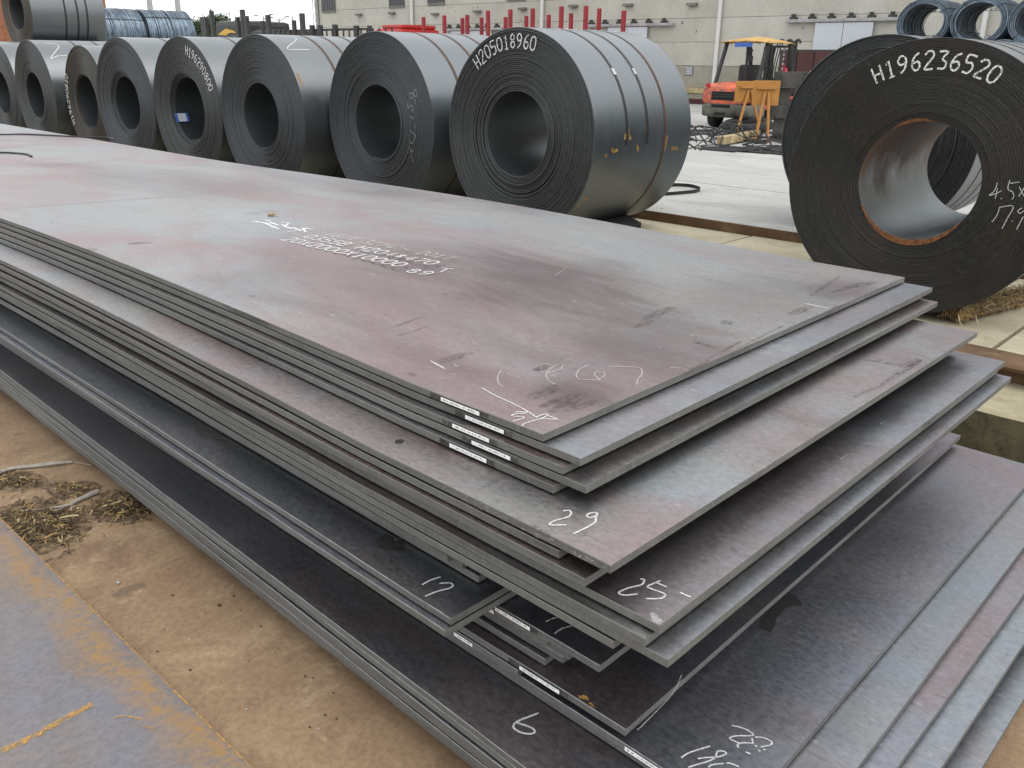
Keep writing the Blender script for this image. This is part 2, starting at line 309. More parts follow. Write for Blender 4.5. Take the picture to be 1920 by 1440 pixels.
# ------------------------------------------------------------------ mesh helpers
class MB:
    def __init__(s): s.v = []; s.f = []; s.mi = []
    def add(s, vs, fs, mi=0):
        o = len(s.v); s.v += [tuple(v) for v in vs]; s.f += [tuple(i+o for i in f) for f in fs]; s.mi += [mi]*len(fs); return s
    def box(s, x0,x1,y0,y1,z0,z1, mi=0, bev=0.0, mat=None):
        bm = bmesh.new(); bmesh.ops.create_cube(bm, size=1)
        for v in bm.verts: v.co = Vector(((x0+x1)/2+v.co.x*(x1-x0), (y0+y1)/2+v.co.y*(y1-y0), (z0+z1)/2+v.co.z*(z1-z0)))
        if bev: bmesh.ops.bevel(bm, geom=bm.edges[:], offset=bev, segments=2, affect='EDGES', profile=.6)
        if mat: bm.transform(mat)
        bm.verts.index_update(); s.add([v.co[:] for v in bm.verts], [[v.index for v in f.verts] for f in bm.faces], mi); bm.free(); return s
    def tube(s, pts, r, n=8, mi=0, caps=True):
        pts = [Vector(p) for p in pts]; rs = r if isinstance(r,(list,tuple)) else [r]*len(pts); rings = []; up = Vector((0,0,1))
        for i, p in enumerate(pts):
            d = (pts[min(i+1,len(pts)-1)]-pts[max(i-1,0)]).normalized()
            a = d.cross(up); a = a.normalized() if a.length > 1e-3 else Vector((1,0,0)); b = d.cross(a)
            rings.append([p+(a*math.cos(2*math.pi*k/n)+b*math.sin(2*math.pi*k/n))*rs[i] for k in range(n)])
        vs = [v for q in rings for v in q]
        fs = [(i*n+k, i*n+(k+1)%n, (i+1)*n+(k+1)%n, (i+1)*n+k) for i in range(len(pts)-1) for k in range(n)]
        if caps: fs += [tuple(range(n-1,-1,-1)), tuple((len(pts)-1)*n+k for k in range(n))]
        return s.add(vs, fs, mi)
    def ribbon(s, pts, normals, width, mi=0):
        pts = [Vector(p) for p in pts]; vs = []
        ws = width if isinstance(width,(list,tuple)) else [width]*len(pts)
        for i, p in enumerate(pts):
            d = pts[min(i+1,len(pts)-1)]-pts[max(i-1,0)]
            n = normals[i] if isinstance(normals, list) else normals
            a = d.cross(n); a = a.normalized()*ws[i]/2 if a.length > 1e-9 else Vector((ws[i]/2,0,0)); vs += [p+a, p-a]
        return s.add(vs, [(2*i,2*i+1,2*i+3,2*i+2) for i in range(len(pts)-1)], mi)
    def prism(s, poly, h, mi=0, mat=None):      # poly in XZ, extruded along Y by h=(y0,y1)
        n = len(poly); vs = [Vector((x,h[0],z)) for x,z in poly]+[Vector((x,h[1],z)) for x,z in poly]
        if mat: vs = [mat@v for v in vs]
        fs = [tuple(range(n)), tuple(range(2*n-1,n-1,-1))]+[(i,(i+1)%n+0,(i+1)%n+n,i+n)[::-1] for i in range(n)]
        return s.add(vs, fs, mi)
    def build(s, name, mats, parent=None, smooth=None):
        me = bpy.data.meshes.new(name); me.from_pydata(s.v, [], s.f)
        for m in (mats if isinstance(mats,(list,tuple)) else [mats]): me.materials.append(M[m])
        if any(s.mi): me.polygons.foreach_set('material_index', s.mi)
        if smooth is not None:
            me.polygons.foreach_set('use_smooth', [True]*len(me.polygons)); me.set_sharp_from_angle(angle=math.radians(smooth))
        me.update(); o = bpy.data.objects.new(name, me); COL.objects.link(o)
        if parent: o.parent = parent
        return o
def empty(name, loc=(0,0,0), rz=0):
    o = bpy.data.objects.new(name, None); COL.objects.link(o); o.location = loc; o.rotation_euler = (0,0,rz); o.empty_display_size = .1; return o
def tag(o, label=None, cat=None, group=None, kind=None):
    if label: o['label'] = label
    if cat: o['category'] = cat
    if group: o['group'] = group
    if kind: o['kind'] = kind
    return o
def copy_tree(o, parent=None):
    c = o.copy(); COL.objects.link(c); c.parent = parent
    for ch in o.children: copy_tree(ch, c)
    return c
def smooth(pts, k=5):
    P = [Vector(p) for p in pts]
    if len(P) < 3: return P
    out = []
    for i in range(len(P)-1):
        a, b, c, d = P[max(i-1,0)], P[i], P[i+1], P[min(i+2,len(P)-1)]
        for j in range(k):
            t = j/k; out.append(.5*((2*b)+(c-a)*t+(2*a-5*b+4*c-d)*t*t+(3*b-a-3*c+d)*t**3))
    return out+[P[-1]]
GL = {'0':[[(.3,0),(.05,.2),(.05,.8),(.3,1),(.55,.8),(.55,.2),(.3,0)]],'1':[[(.12,.8),(.32,1),(.32,0)],[(.12,0),(.52,0)]],
 '2':[[(.05,.8),(.2,1),(.45,1),(.55,.78),(.4,.5),(.05,0),(.58,0)]],'3':[[(.05,.98),(.52,.98),(.28,.58),(.55,.35),(.45,.03),(.05,.03)]],
 '4':[[(.42,0),(.42,1),(.05,.3),(.6,.3)]],'5':[[(.55,1),(.1,1),(.08,.58),(.4,.6),(.56,.35),(.4,.02),(.05,.03)]],
 '6':[[(.5,1),(.2,.75),(.06,.3),(.2,.02),(.42,.02),(.55,.28),(.4,.5),(.1,.4)]],'7':[[(.05,1),(.56,1),(.22,0)]],
 '8':[[(.3,.54),(.08,.75),(.3,1),(.52,.75),(.3,.54),(.05,.26),(.3,0),(.55,.26),(.3,.54)]],'9':[[(.1,0),(.4,.25),(.54,.7),(.4,.98),(.18,.98),(.05,.72),(.2,.5),(.5,.6)]],
 'H':[[(.05,0),(.05,1)],[(.55,0),(.55,1)],[(.05,.5),(.55,.5)]],'Q':[[(.3,0),(.05,.2),(.05,.8),(.3,1),(.55,.8),(.55,.2),(.3,0)],[(.35,.25),(.6,-.05)]],
 'B':[[(.08,0),(.08,1),(.4,1),(.5,.78),(.4,.55),(.08,.55)],[(.4,.55),(.56,.3),(.42,0),(.08,0)]],'G':[[(.55,.85),(.35,1),(.08,.75),(.08,.25),(.35,0),(.55,.2),(.55,.45),(.35,.45)]],
 'T':[[(.05,1),(.58,1)],[(.31,1),(.31,0)]],'X':[[(.05,0),(.55,.9)],[(.05,.9),(.55,0)]],'/':[[(.1,0),(.5,1)]],'-':[[(.1,.5),(.5,.5)]],'.':[[(.25,0),(.3,.06)]],'*':[[(.1,.2),(.5,.8)],[(.1,.8),(.5,.2)],[(.3,.1),(.3,.9)]],' ':[]}
ROUND = set('0235689GQB')
def text_strokes(txt, adv=.78):
    out = []
    for i, ch in enumerate(txt):
        for st in GL[ch]:
            p = [Vector((x+i*adv, y, 0)) for x, y in st]
            out.append(smooth(p, 4) if ch in ROUND else p)
    return out, (len(txt)-1)*adv+.6

# ================================================================== SETTING
Z_SLAB, Z_YARD, Z_GND = .14, .22, .085
def sheet(name, x0,x1,y0,y1,z, mat):
    o = MB().add([(x0,y0,z),(x1,y0,z),(x1,y1,z),(x0,y1,z)], [(0,1,2,3)]).build(name, mat); return tag(o, kind='structure')
sheet('terrain', -900,900,-900,900,-.32,'earth')
g = MB().box(-40,14,-14,3.46,-.3,Z_GND).build('storage_ground','ground'); tag(g, kind='structure')
g = MB().box(-60,40,7.02,150,-.3,Z_YARD).box(-260,-60.01,7.02,150,-.3,Z_YARD).build('yard_pavement','yard'); tag(g, kind='structure')
_jy = on_z(1330,345,Z_YARD).y
for _y in (_jy, _jy+6.2, _jy+12.4):
    MB().box(-58,20,_y-.010,_y+.010,Z_YARD+.0005,Z_YARD+.003).build('expansion_joint','wall_low',g)
for _x in (-26.0,-20.0,-14.0,-8.0,-2.0,4.0):
    MB().box(_x-.010,_x+.010,7.05,26.0,Z_YARD+.0035,Z_YARD+.005).build('expansion_joint','wall_low',g)
# kerb of the coil strip: broken concrete ledge with mossy side
def kerb():
    m = MB(); n = 260; x0, x1 = -30.0, 6.0; vs = []
    for i in range(n+1):
        x = x0+(x1-x0)*i/n; j = noise.noise(Vector((x*5,0,0)))*.035+noise.noise(Vector((x*19,3,0)))*.018
        vs += [(x,4.40,-.30),(x,4.39+j*.4,-.10),(x,4.385+j,.012),(x,4.43+j,.022),(x,4.90,.024),(x,4.90,-.3)]
    fs = []; mi = []
    for i in range(n):
        for k in range(5):
            fs.append((i*6+k,(i+1)*6+k,(i+1)*6+k+1,i*6+k+1)); mi.append(1 if k < 2 else 0)
    m.v = vs; m.f = fs; m.mi = mi
    return m.build('kerb_ledge', ['ledge','moss'])
tag(kerb(), kind='structure')
st = empty('coil_strip'); tag(st, kind='structure')
MB().box(-32,6,4.98,7.0,-.3,.09).build('strip_bed','earth',st)
xs = [-1.17+1.27*k for k in range(-22,6)]
for k, x in enumerate(xs):
    m = MB().box(x+.014, x+1.27-.014, 5.035, 6.985, .0905, Z_SLAB+random.uniform(-.004,.003), 0, .008)
    m.build('slab_block','slab',st)
# steel edge beams
def beam_front():
    m = MB(); prof = [(4.905,.02),(4.905,.095),(4.83,.100),(4.812,.112),(4.806,.128),(4.815,.142),(4.84,.150),(5.02,.150),(5.02,.135),(4.925,.13),(4.925,.02)]
    xs = [-30, 6]; vs = [(x,y,z) for x in xs for y,z in prof]; n = len(prof)
    fs = [(k,(k+1)%n,(k+1)%n+n,k+n) for k in range(n)]+[tuple(range(n-1,-1,-1)), tuple(range(n,2*n))]
    return m.add(vs,fs).build('edge_beam','rustbeam',None,40)
tag(beam_front(), 'long rusty steel channel edging the tan slabs beside the plate stack', 'steel beam')
o = MB().box(-30,6,6.993,7.018,.06,Z_YARD+.004,0,.004).build('edge_beam','rustbeam')
tag(o, 'rust stained steel strip along the step behind the coils', 'steel beam')

# ================================================================== THE PLATE STACK
TH = .0168
def lv(n): return CAMZ-.74-(34-n)*.0209
PL = {34:(-1.087,1.241,0),33:(-.983,1.242,.001),32:(-1.011,1.219,-.002),31:(-.949,1.219,.001),30:(-1.021,1.203,-.001),
 29:(-.775,1.077,-.004),28:(-.894,1.075,-.002),27:(-.82,1.063,-.003),26:(-.93,1.098,.001),25:(-.673,1.092,-.001),24:(-.685,1.068,-.002),
 23:(-.638,1.072,0),22:(-.752,1.069,-.004),21:(-1.19,1.112,.002),20:(-1.23,1.094,-.002),19:(-1.21,1.120,.001),18:(-1.169,1.130,-.003),
 17:(-1.12,1.003,-.006),16:(-1.12,.985,-.006),15:(-.837,1.146,.002),14:(-.983,1.154,0),13:(-.938,1.174,.001),12:(-.956,1.176,-.001),
 11:(-.996,1.163,.002),10:(-.758,1.136,.004),9:(-1.048,1.133,.001),8:(-.505,1.143,.001),7:(-.406,1.152,.001),6:(-.362,.982,-.012),
 5:(-.303,.984,-.0115),4:(-.330,.978,-.0125),3:(-.335,.986,-.011),2:(-.256,.983,-.012),1:(-.262,.989,-.0125)}
PLLAB = {34:'topmost steel plate with its size chalked on and number at one corner',
 33:'second steel plate from the stack top, its bare grey end strip showing',
 32:'third steel plate from the stack top, its corner set back under the second',
 31:'fourth steel plate from the stack top, its corner jutting over the 29 plate',
 30:'fifth steel plate from the stack top, lowest of five stickered plates',
 29:'scuffed steel plate chalked 29 with a chipped bright edge', 28:'steel plate directly under the plate chalked 29, end set back',
 27:'second steel plate below the one chalked 29', 26:'recessed steel plate lying directly on the plate chalked 25',
 25:'bluish steel plate chalked 25 with a bright worn corner', 24:'narrow edged plate tucked right under the bright cornered 25 plate',
 23:'steel plate two below the 25 plate, its pale corner sticking out furthest', 22:'steel plate three below the 25 plate, overhanging the dark stickered plates',
 21:'fourth recessed steel plate above the one chalked 17', 20:'third recessed steel plate above the one chalked 17', 19:'second recessed steel plate above the one chalked 17',
 18:'recessed steel plate resting directly on the plate chalked 17', 17:'dark glossy steel plate chalked 17 with oily patch',
 16:'lower of the two dark plates that jut out below the oily patch', 15:'dark steel plate with partly hidden chalk stroke and white edge sticker',
 14:'uppermost of four short plates between the half hidden chalk stroke and the sticker plate', 13:'second of four short plates below the half hidden chalk stroke, with sticker',
 12:'third of four short plates below the half hidden chalk stroke', 11:'lowest of four short plates below the half hidden chalk stroke',
 10:'dark steel plate with long white edge sticker and yellow fleck near its corner', 9:'short recessed steel plate with a clipped sticker above the 6 plate',
 8:'brown tinged steel plate chalked 18 and 28 with a dark wet stain', 7:'plain grey steel plate directly under the plate chalked 18',
 6:'dark purplish steel plate chalked with a large 6', 5:'first steel plate under the plate chalked 6', 4:'second steel plate under the plate chalked 6',
 3:'third steel plate under the plate chalked 6', 2:'steel plate lying just above the bottom one of the stack', 1:'bottom steel plate of the stack resting on timber bearers'}
bow = {n: (random.uniform(0,.0035), random.uniform(2,5), random.uniform(0,6)) for n in PL}
bow[28] = (.010,4.2,0); bow[25] = (.009,4.6,0); bow[18] = (.006,4,0); bow[21] = (.008,5,0); bow[33] = (.002,4,0); bow[17]=(0,4,0)
def gapf(n, s):                        # extra air under plate n at distance s from its near end
    a, per, ph = bow[n]; return a*max(0, math.sin(math.pi*min(max(s-.4,0)/per,1)))
def plate_z(n, x):
    s = -1.1-x; return lv(n)+sum(gapf(m, s) for m in range(2, n+1))*.45 if s > 0 else lv(n)
PO = {}
def make_plate(n):
    X, Y, yaw = PL[n]; L = 10.0; Wd = 2.0; ch = .0012
    m = MB(); N = 160; vs = []
    for i in range(N+1):
        s = L*(i/N)**1.35; x = -s
        dz = plate_z(n, X+x)-lv(n)
        j0 = noise.noise(Vector((s*2.3, n*7.1, 0)))*.0022+noise.noise(Vector((s*14, n*3.1, 5)))*.0010
        j1 = noise.noise(Vector((s*2.1, n*5.3, 9)))*.0012
        prof = [(j0,-TH),(j0,-ch),(j0+ch,0),(Wd+j1-ch,0),(Wd+j1,-ch),(Wd+j1,-TH)]
        vs += [(x, y, z+dz) for y, z in prof]
    fs = []; mi = []
    for i in range(N):
        for k in range(6):
            a = i*6+k; b = i*6+(k+1)%6; fs.append((a, b, b+6, a+6)); mi.append({2:0,5:0,1:2,3:2}.get(k,1) if n < 18 else {2:0,5:0}.get(k,1))
    fs += [(5,4,3,2,1,0), tuple(N*6+k for k in range(6))]; mi += [1,1]
    m.v = vs; m.f = fs; m.mi = mi
    me = empty('steel_plate', (X,Y,lv(n)), yaw)
    low = n < 23
    m.build('sheet', ['mill_top' if n == 34 else ('mill_blue' if n in (25,23,33,17,7,5,4,2,1) else ('mill_low' if low else 'mill')),'edge_low' if n < 16 else 'edge','worn'], me)
    tag(me, PLLAB[n], 'steel plate', 'stacked steel plates'); PO[n] = me
    return me
for n in sorted(PL): make_plate(n)
bpy.context.view_layer.update()
UP = Vector((0,0,1))
def on_plate(n, px, py, lift=.0012):
    z = lv(n)
    for _ in range(3):
        P = on_z(px, py, z); z = plate_z(n, P.x)
    P.z = z+lift; return P
def plate_marks(n, strokes, width, name='chalk_mark', mat='chalk', lift=.0012, k=5):
    for stx in strokes:
        o = MB().ribbon(smooth([on_plate(n,*p,lift) for p in stx], k), UP, width).build(name, mat, PO[n]); o.matrix_parent_inverse = PO[n].matrix_world.inverted()
def tr(ox, oy, s, *sts): return [[(ox+x/s, oy+y/s) for x, y in q] for q in sts]
plate_marks(29, tr(780,660,3.43,[(945,1025),(985,1022),(998,1040),(975,1065),(900,1085),(862,1105),(870,1115),(970,1115)],
   [(1152,1035),(1118,1040),(1098,1055),(1115,1068),(1150,1060),(1166,1042),(1152,1035)],[(1164,1048),(1155,1080),(1150,1100),(1090,1135),(1012,1172)]), .0042)
plate_marks(25, tr(760,960,3.43,[(1510,435),(1535,438),(1520,470),(1440,490),(1380,515),(1378,530),(1420,538),(1495,530)],
   [(1640,445),(1560,480),(1590,500),(1660,525),(1668,545),(1630,560),(1545,560)],[(1610,455),(1680,485)],[(1765,520),(1835,550)]), .0042)
plate_marks(17, tr(760,960,3.43,[(108,470),(165,440),(225,420)],[(220,462),(280,458),(305,470),(290,490),(200,515),(128,545)]), .0042)
plate_marks(6, tr(760,960,3.43,[(848,1292),(840,1302),(740,1340),(697,1370),(705,1400),(760,1425),(815,1428),(832,1410),(800,1385),(720,1358)]), .0050)
plate_marks(15, tr(760,960,3.43,[(905,710),(940,690),(980,680)],[(960,785),(1000,755),(1070,735)]), .0038)
plate_marks(8, tr(1220,1340,7.38,[(420,600),(540,530),(690,480),(825,440)],[(650,615),(760,600),(930,590),(1030,555),(1040,530),(1000,510),(930,510),(910,550),(890,600),(800,650),(660,690),(520,735)],
   [(800,735),(850,700),(1010,680)],[(1050,680),(1100,680),(1220,725)],[(1120,155),(1200,170),(1330,215),(1410,270),(1400,295),(1180,300),(1100,325),(1110,350),(1215,395)],
   [(1440,318),(1540,320),(1650,365),(1680,400),(1640,430),(1520,455)],[(1400,330),(1415,400)],[(1420,405),(1330,395),(1240,400),(1200,430),(1220,465)],[(1310,520),(1380,550)],[(1440,430),(1470,450)],[(1490,490),(1515,520)],[(1560,480),(1590,500)]), .0036)
plate_marks(34, tr(820,660,8,[(670,545),(850,650),(1080,755),(1300,865),(1500,995)],[(1165,905),(1370,905),(1340,920),(1170,935),(1125,965),(1270,975),(1300,990),(1270,1005),(1135,1045)],
   [(1270,1115),(1320,1075),(1500,1020),(1610,985),(1650,940),(1580,945),(1500,980),(1500,1000)],[(1560,1010),(1700,1010),(1820,1020)],[(1640,955),(1790,1005)]), .0036)
plate_marks(34, tr(820,660,8,[(960,285),(915,350),(905,430),(930,490),(990,525)],[(1800,190),(1720,240),(1640,320),(1640,390),(1680,445),(1770,490)],[(1885,205),(1840,260),(1650,320)],[(1180,378),(1240,378)])
   + tr(780,660,3.43,[(1100,88),(1050,115),(1030,150),(1050,175),(1110,180),(1180,175),(1215,150),(1200,130),(1160,130),(1150,150),(1185,188)],[(1240,95),(1400,98),(1450,115),(1450,150),(1425,180),(1420,215)],[(1630,105),(1700,100)])
   + [[(1040,517),(1060,505)],[(795,428),(800,434)],[(665,355),(705,353),(725,352)],[(700,374),(712,374)]], .0034, 'faint_chalk', 'chalk_faint')
# size marking written along the plate
def plate_text(n, txt, start, end, h, width, mat='chalk', name='chalk_text', slant=.0):
    A = on_plate(n,*start); Bp = on_plate(n,*end); st_, tot = text_strokes(txt)
    d = Bp-A; d.z = 0; L = d.length; d.normalize(); up = Vector((-d.y,d.x,0))
    for s in st_:
        o = MB().ribbon([A+d*(p.x/tot*L+p.y*slant)+up*(p.y*h) for p in s], UP, width).build(name, mat, PO[n]); o.matrix_parent_inverse = PO[n].matrix_world.inverted()
plate_text(34, '20X2000X10000', (526,450), (745,505), .062, .0085)
plate_text(34, '89', (758,510), (800,518), .056, .008)
plate_text(34, 'Q355B H204*470', (566,445), (806,502), .060, .0085)
plate_text(34, 'T', (812,510), (838,513), .066, .007)
plate_text(34, 'GB/T 3274 - 2017', (606,441), (838,492), .058, .007, 'chalk_faint')
plate_marks(34, tr(460,390,4.8,[(50,130),(180,135),(290,150)],[(75,118),(200,150),(300,190)],[(175,108),(225,122)],[(180,135),(260,175)],[(215,125),(300,160)],[(230,180),(310,185)],
   [(320,135),(400,135)],[(330,150),(350,165),(420,185)],[(390,138),(350,175)],[(360,180),(470,195)],[(430,175),(500,205)],[(380,215),(470,205)],[(500,180),(610,195)],[(520,185),(545,220)],[(560,180),(480,210)]), .012, 'chalk_text', 'chalk', k=2)
# dark rub marks and bright nicks on the upper plates
def scuffs(n, items, mat='scuff', name='scuff_mark'):
    for (a, b, wd) in items:
        A, Bp = on_plate(n,*a,.0007), on_plate(n,*b,.0007); N = 6
        pts = [A.lerp(Bp, i/N) for i in range(N+1)]; m = MB().ribbon(pts, UP, [wd*(.35+.65*math.sin(math.pi*(i+.6)/(N+1.2))) for i in range(N+1)])
        o = m.build(name, mat, PO[n]); o.matrix_parent_inverse = PO[n].matrix_world.inverted()
scuffs(34, [((822,680),(885,660),.035),((724,618),(790,595),.012),((746,630),(800,613),.012),((985,745),(1045,722),.022),((1000,748),(1050,728),.018),((1015,765),(1100,738),.05),
  ((1030,772),(1120,752),.04),((1282,700),(1330,675),.012),((1330,672),(1390,640),.014),((1205,600),(1265,575),.04),((1190,615),(1225,600),.03),((1300,640),(1340,652),.02),((1520,555),(1575,518),.018),
  ((1560,548),(1615,534),.02),((1585,540),(1640,528),.05),((1480,590),(1520,575),.04),((1555,590),(1575,572),.03),((1380,655),(1470,610),.01),((1290,708),(1360,675),.01),((1005,695),(1025,685),.03),
  ((1350,604),(1375,606),.05),((0,393),(410,362),.02),((455,402),(525,395),.02),((240,457),(285,455),.05),((160,467),(180,470),.05),((465,555),(480,556),.02),((1000,695),(1020,688),.02),((855,625),(862,627),.02),
  ((765,700),(780,704),.02),((830,551),(842,552),.02)])
scuffs(34, [((807,677),(835,692),.006),((1505,568),(1552,578),.006),((1556,576),(1560,577),.003)], 'chalk', 'bright_nick')
scuffs(29, [((895,920),(955,890),.01),((1690,690),(1730,672),.03),((1640,678),(1655,674),.012),((1700,660),(1742,672),.006),((1620,675),(1690,685),.02),((1652,722),(1728,675),.02),((1600,745),(1655,722),.012),((1640,600),(1655,602),.008),((1770,612),(1785,608),.01),((1486,760),(1491,763),.02),((850,935),(900,955),.008),((930,960),(1010,1000),.008),((995,985),(1030,1005),.018)])
_r = random.Random(4); _nk = []
for _i in range(46):
    _px, _py = _r.uniform(1250,1700), 0; _ya, _yb = 945-.506*(_px-1099), 1035-.635*(_px-1141); _py = _r.uniform(min(_ya,_yb-8),_yb); _l = _r.uniform(4,12); _nk.append(((_px,_py),(_px+_l,_py+_l*.30),.0012))
scuffs(29, [((1620,690),(1640,691),.004)]+_nk, 'chalk_faint', 'bright_nick')
scuffs(25, [((1228,1168),(1236,1160),.02),((1222,1150),(1234,1166),.012),((1575,862),(1590,851),.002),((1650,795),(1660,790),.002)], 'chalk_faint', 'bright_nick')
def blob(n, cx, cy, rx, ry, mat, name, seed=0, N=26):
    pts = []
    for i in range(N):
        a = 2*math.pi*i/N; rr = 1+.35*noise.noise(Vector((math.cos(a)*1.7+seed, math.sin(a)*1.7, seed)))
        pts.append(on_plate(n, cx+math.cos(a)*rx*rr, cy+math.sin(a)*ry*rr, .0009))
    o = MB().add(pts, [tuple(range(N-1,-1,-1))]).build(name, mat, PO[n]); o.matrix_parent_inverse = PO[n].matrix_world.inverted()
blob(17, 722, 1016, 17, 13, 'wet','oil_stain',1); blob(17, 748, 1022, 14, 8, 'wet','oil_stain',4)
def poly(n, pts, mat, name):
    o = MB().add([on_plate(n,*p,.0009) for p in pts], [tuple(range(len(pts)))]).build(name, mat, PO[n]); o.matrix_parent_inverse = PO[n].matrix_world.inverted()
poly(8, [(1422,1176),(1445,1186),(1453,1173),(1456,1158),(1472,1142),(1492,1134),(1503,1137),(1500,1127),(1488,1115),(1478,1110),(1462,1120),(1440,1140),(1425,1162)][::1], 'wet','wet_stain')
blob(29, 749, 828, 9, 4, 'wet','oil_stain',7); blob(10, 1094, 1308, 9, 4, 'rustmark','yellow_fleck',3)
plate_marks(10, [[(1278,1266),(1262,1300),(1225,1340),(1195,1370)]], .003, 'bright_nick','chalk_faint')
plate_marks(10, [[(1084,1304),(1092,1308),(1104,1313)],[(1105,1318),(1116,1328)]], .006, 'yellow_fleck','rustmark')
# printed stickers on the cut edges
def sticker(n, a, b):
    X, Y, yaw = PL[n]; xa, xb = on_y(*a, Y-.001).x, on_y(*b, Y-.001).x
    L = xb-xa; zc = plate_z(n,(xa+xb)/2)-TH/2
    yy = lambda x: Y+(x-X)*yaw
    ang = yaw
    if n >= 26 or n in (10,15):
        w0 = MB().box(-L*.75,L*.75,-.0003,.0003,-.0070,.0070).build('wet_patch','damp',PO[n])
        w0.matrix_parent_inverse = PO[n].matrix_world.inverted(); w0.location = ((xa+xb)/2-L*.05, yy((xa+xb)/2)-.0021, zc); w0.rotation_euler = (0,0,ang)
    o = MB().box(-L/2,L/2,-.0004,.0004,-.0046,.0046).build('sticker','sticker',PO[n])
    o.matrix_parent_inverse = PO[n].matrix_world.inverted(); o.location = ((xa+xb)/2, yy((xa+xb)/2)-.0034, zc); o.rotation_euler = (0,0,ang)
for n, a, b in [(34,(828,747),(900,776)),(33,(874,781),(946,808)),(32,(849,791),(918,822)),(31,(886,826),(958,858)),(30,(844,828),(913,858)),
   (15,(930,1140),(995,1176)),(14,(903,1157),(927,1171)),(13,(892,1161),(922,1181)),(9,(853,1187),(887,1209)),(10,(976,1250),(1050,1302)),(8,(1173,1400),(1236,1442))]: sticker(n,a,b)
# bright flaked scale along the edge of the plate chalked 29
m = MB()
for i in range(34):
    t = random.random()**.6; px, py = 790+t*345, 858+t*200
    X, Y, yaw = PL[29]; P = on_y(px, py+random.uniform(3,9), Y); zz = plate_z(29,P.x)-random.uniform(.004,.014); yv = Y+(P.x-X)*yaw-.0028
    L = random.uniform(.003,.011); q = random.uniform(-.003,.003)
    m.add([(P.x,yv,zz),(P.x+L,yv,zz+q-.001),(P.x+L*1.1,yv,zz+q+.0015),(P.x+L*.2,yv,zz+.0012)], [(0,1,2,3)])
o = m.build('scale_flakes','chalk_faint',PO[29]); o.matrix_parent_inverse = PO[29].matrix_world.inverted(); tag(o, kind='stuff')
# timber bearers under the stack
tb = None
for i, x in enumerate((-.95,-2.6,-4.3,-6.0,-7.7,-9.6)):
    if tb is None: tb = MB().box(-.06,.06,0,1.85,0,.0465,0,.006).build('timber_bearer','timber'); b = tb
    else: b = tb.copy(); COL.objects.link(b)
    b.location = (x,1.22,Z_GND+.0005); tag(b, 'squared timber bearer lying crosswise under the plate stack', 'timber', 'bearers under the plates')
# loose wire lying on the top plate
for pts, lab in (([(-60,250),(0,253.5),(40,253),(90,255),(150,258),(200,259.5),(216,263)], 'long thin dark wire lying across the top plate'),
                 ([(-60,285),(0,287.5),(30,289),(50,291),(60,295)], 'short thin dark wire with bent end on the top plate')):
    o = MB().tube(smooth([on_plate(34,*p,.008) for p in pts]), .007, 6).build('loose_wire','black'); tag(o, lab, 'wire')
o = MB(); P = on_plate(34,511,404,.003)
for i in range(7): o.tube(smooth([P+Vector((random.uniform(-.035,.035),random.uniform(-.02,.02),random.uniform(0,.007))) for _ in range(3)]), .0018, 5)
tag(o.build('leaf_scrap','straw_pale'), 'small dry leaf scrap above the chalk lettering on the top plate', 'leaf')

# ================================================================== STEEL COILS
def spiral_coil(x, y, zb, R, r0, W, phi, laps, mats, jit=.004, seg=72, telescoped=(), seed=0, bore='coil_in', endang=5.0):
    rng = random.Random(seed); e = empty('steel_coil', (x,y,zb), phi)
    t = (R-r0)/(laps+1); N = int(laps*seg); jl = [rng.uniform(-jit,jit)*(3.0 if rng.random() < .10 else .8) for _ in range(laps+3)]
    for k, d in telescoped:
        if k < len(jl): jl[k] += d
    m = MB(); vs = []; fs = []; mi = []
    a0 = endang-2*math.pi*laps
    for i in range(N+1):
        th = 2*math.pi*i/seg; a = a0+th; lp = th/(2*math.pi); r = r0+t*lp; k = int(lp); u = lp-k; u = u*u*(3-2*u)
        j = jl[k]*(1-u)+jl[k+1]*u
        wob = noise.noise(Vector((math.cos(a)*1.3, math.sin(a)*1.3, lp*.9+seed*3)))*jit*1.0
        yf = j+wob; yb = W+j*.7; tt = t*.93; c = min(t*.30,.0055); rin, rou = r, r+tt
        ca, sa = math.cos(a), math.sin(a)
        for rr, yy in ((rin,yf+c),(rin+c,yf),(rou-c,yf),(rou,yf+c),(rou,yb),(rin,yb)): vs.append((rr*ca, yy, R+rr*sa))
        if i < N:
            for q in range(6):
                aa, bb = i*6+q, i*6+(q+1)%6; fs.append((aa,aa+6,bb+6,bb))
                mi.append(0 if q in (0,1,2) else (1 if (q == 3 and lp >= laps-1) else (2 if (q == 5 and lp < 1) else 0)))
    fs += [tuple(range(6)), tuple(N*6+5-k for k in range(6))]; mi += [0,0]
    m.v = [(vx,vy,vz-R) for vx,vy,vz in vs]; m.f = fs; m.mi = mi
    o = m.build('wound_strip', [mats[0], mats[1], bore], e, 35); o.location = (0,0,R)
    def rs(ang):                                   # outer surface radius at an angle
        d = (endang-ang)%(2*math.pi); return R-t*.06-t*d/(2*math.pi)
    e_info = dict(o=e, x=x, y=y, zc=zb+R, R=R, phi=phi, rs=rs, W=W, jit=jit)
    return e_info
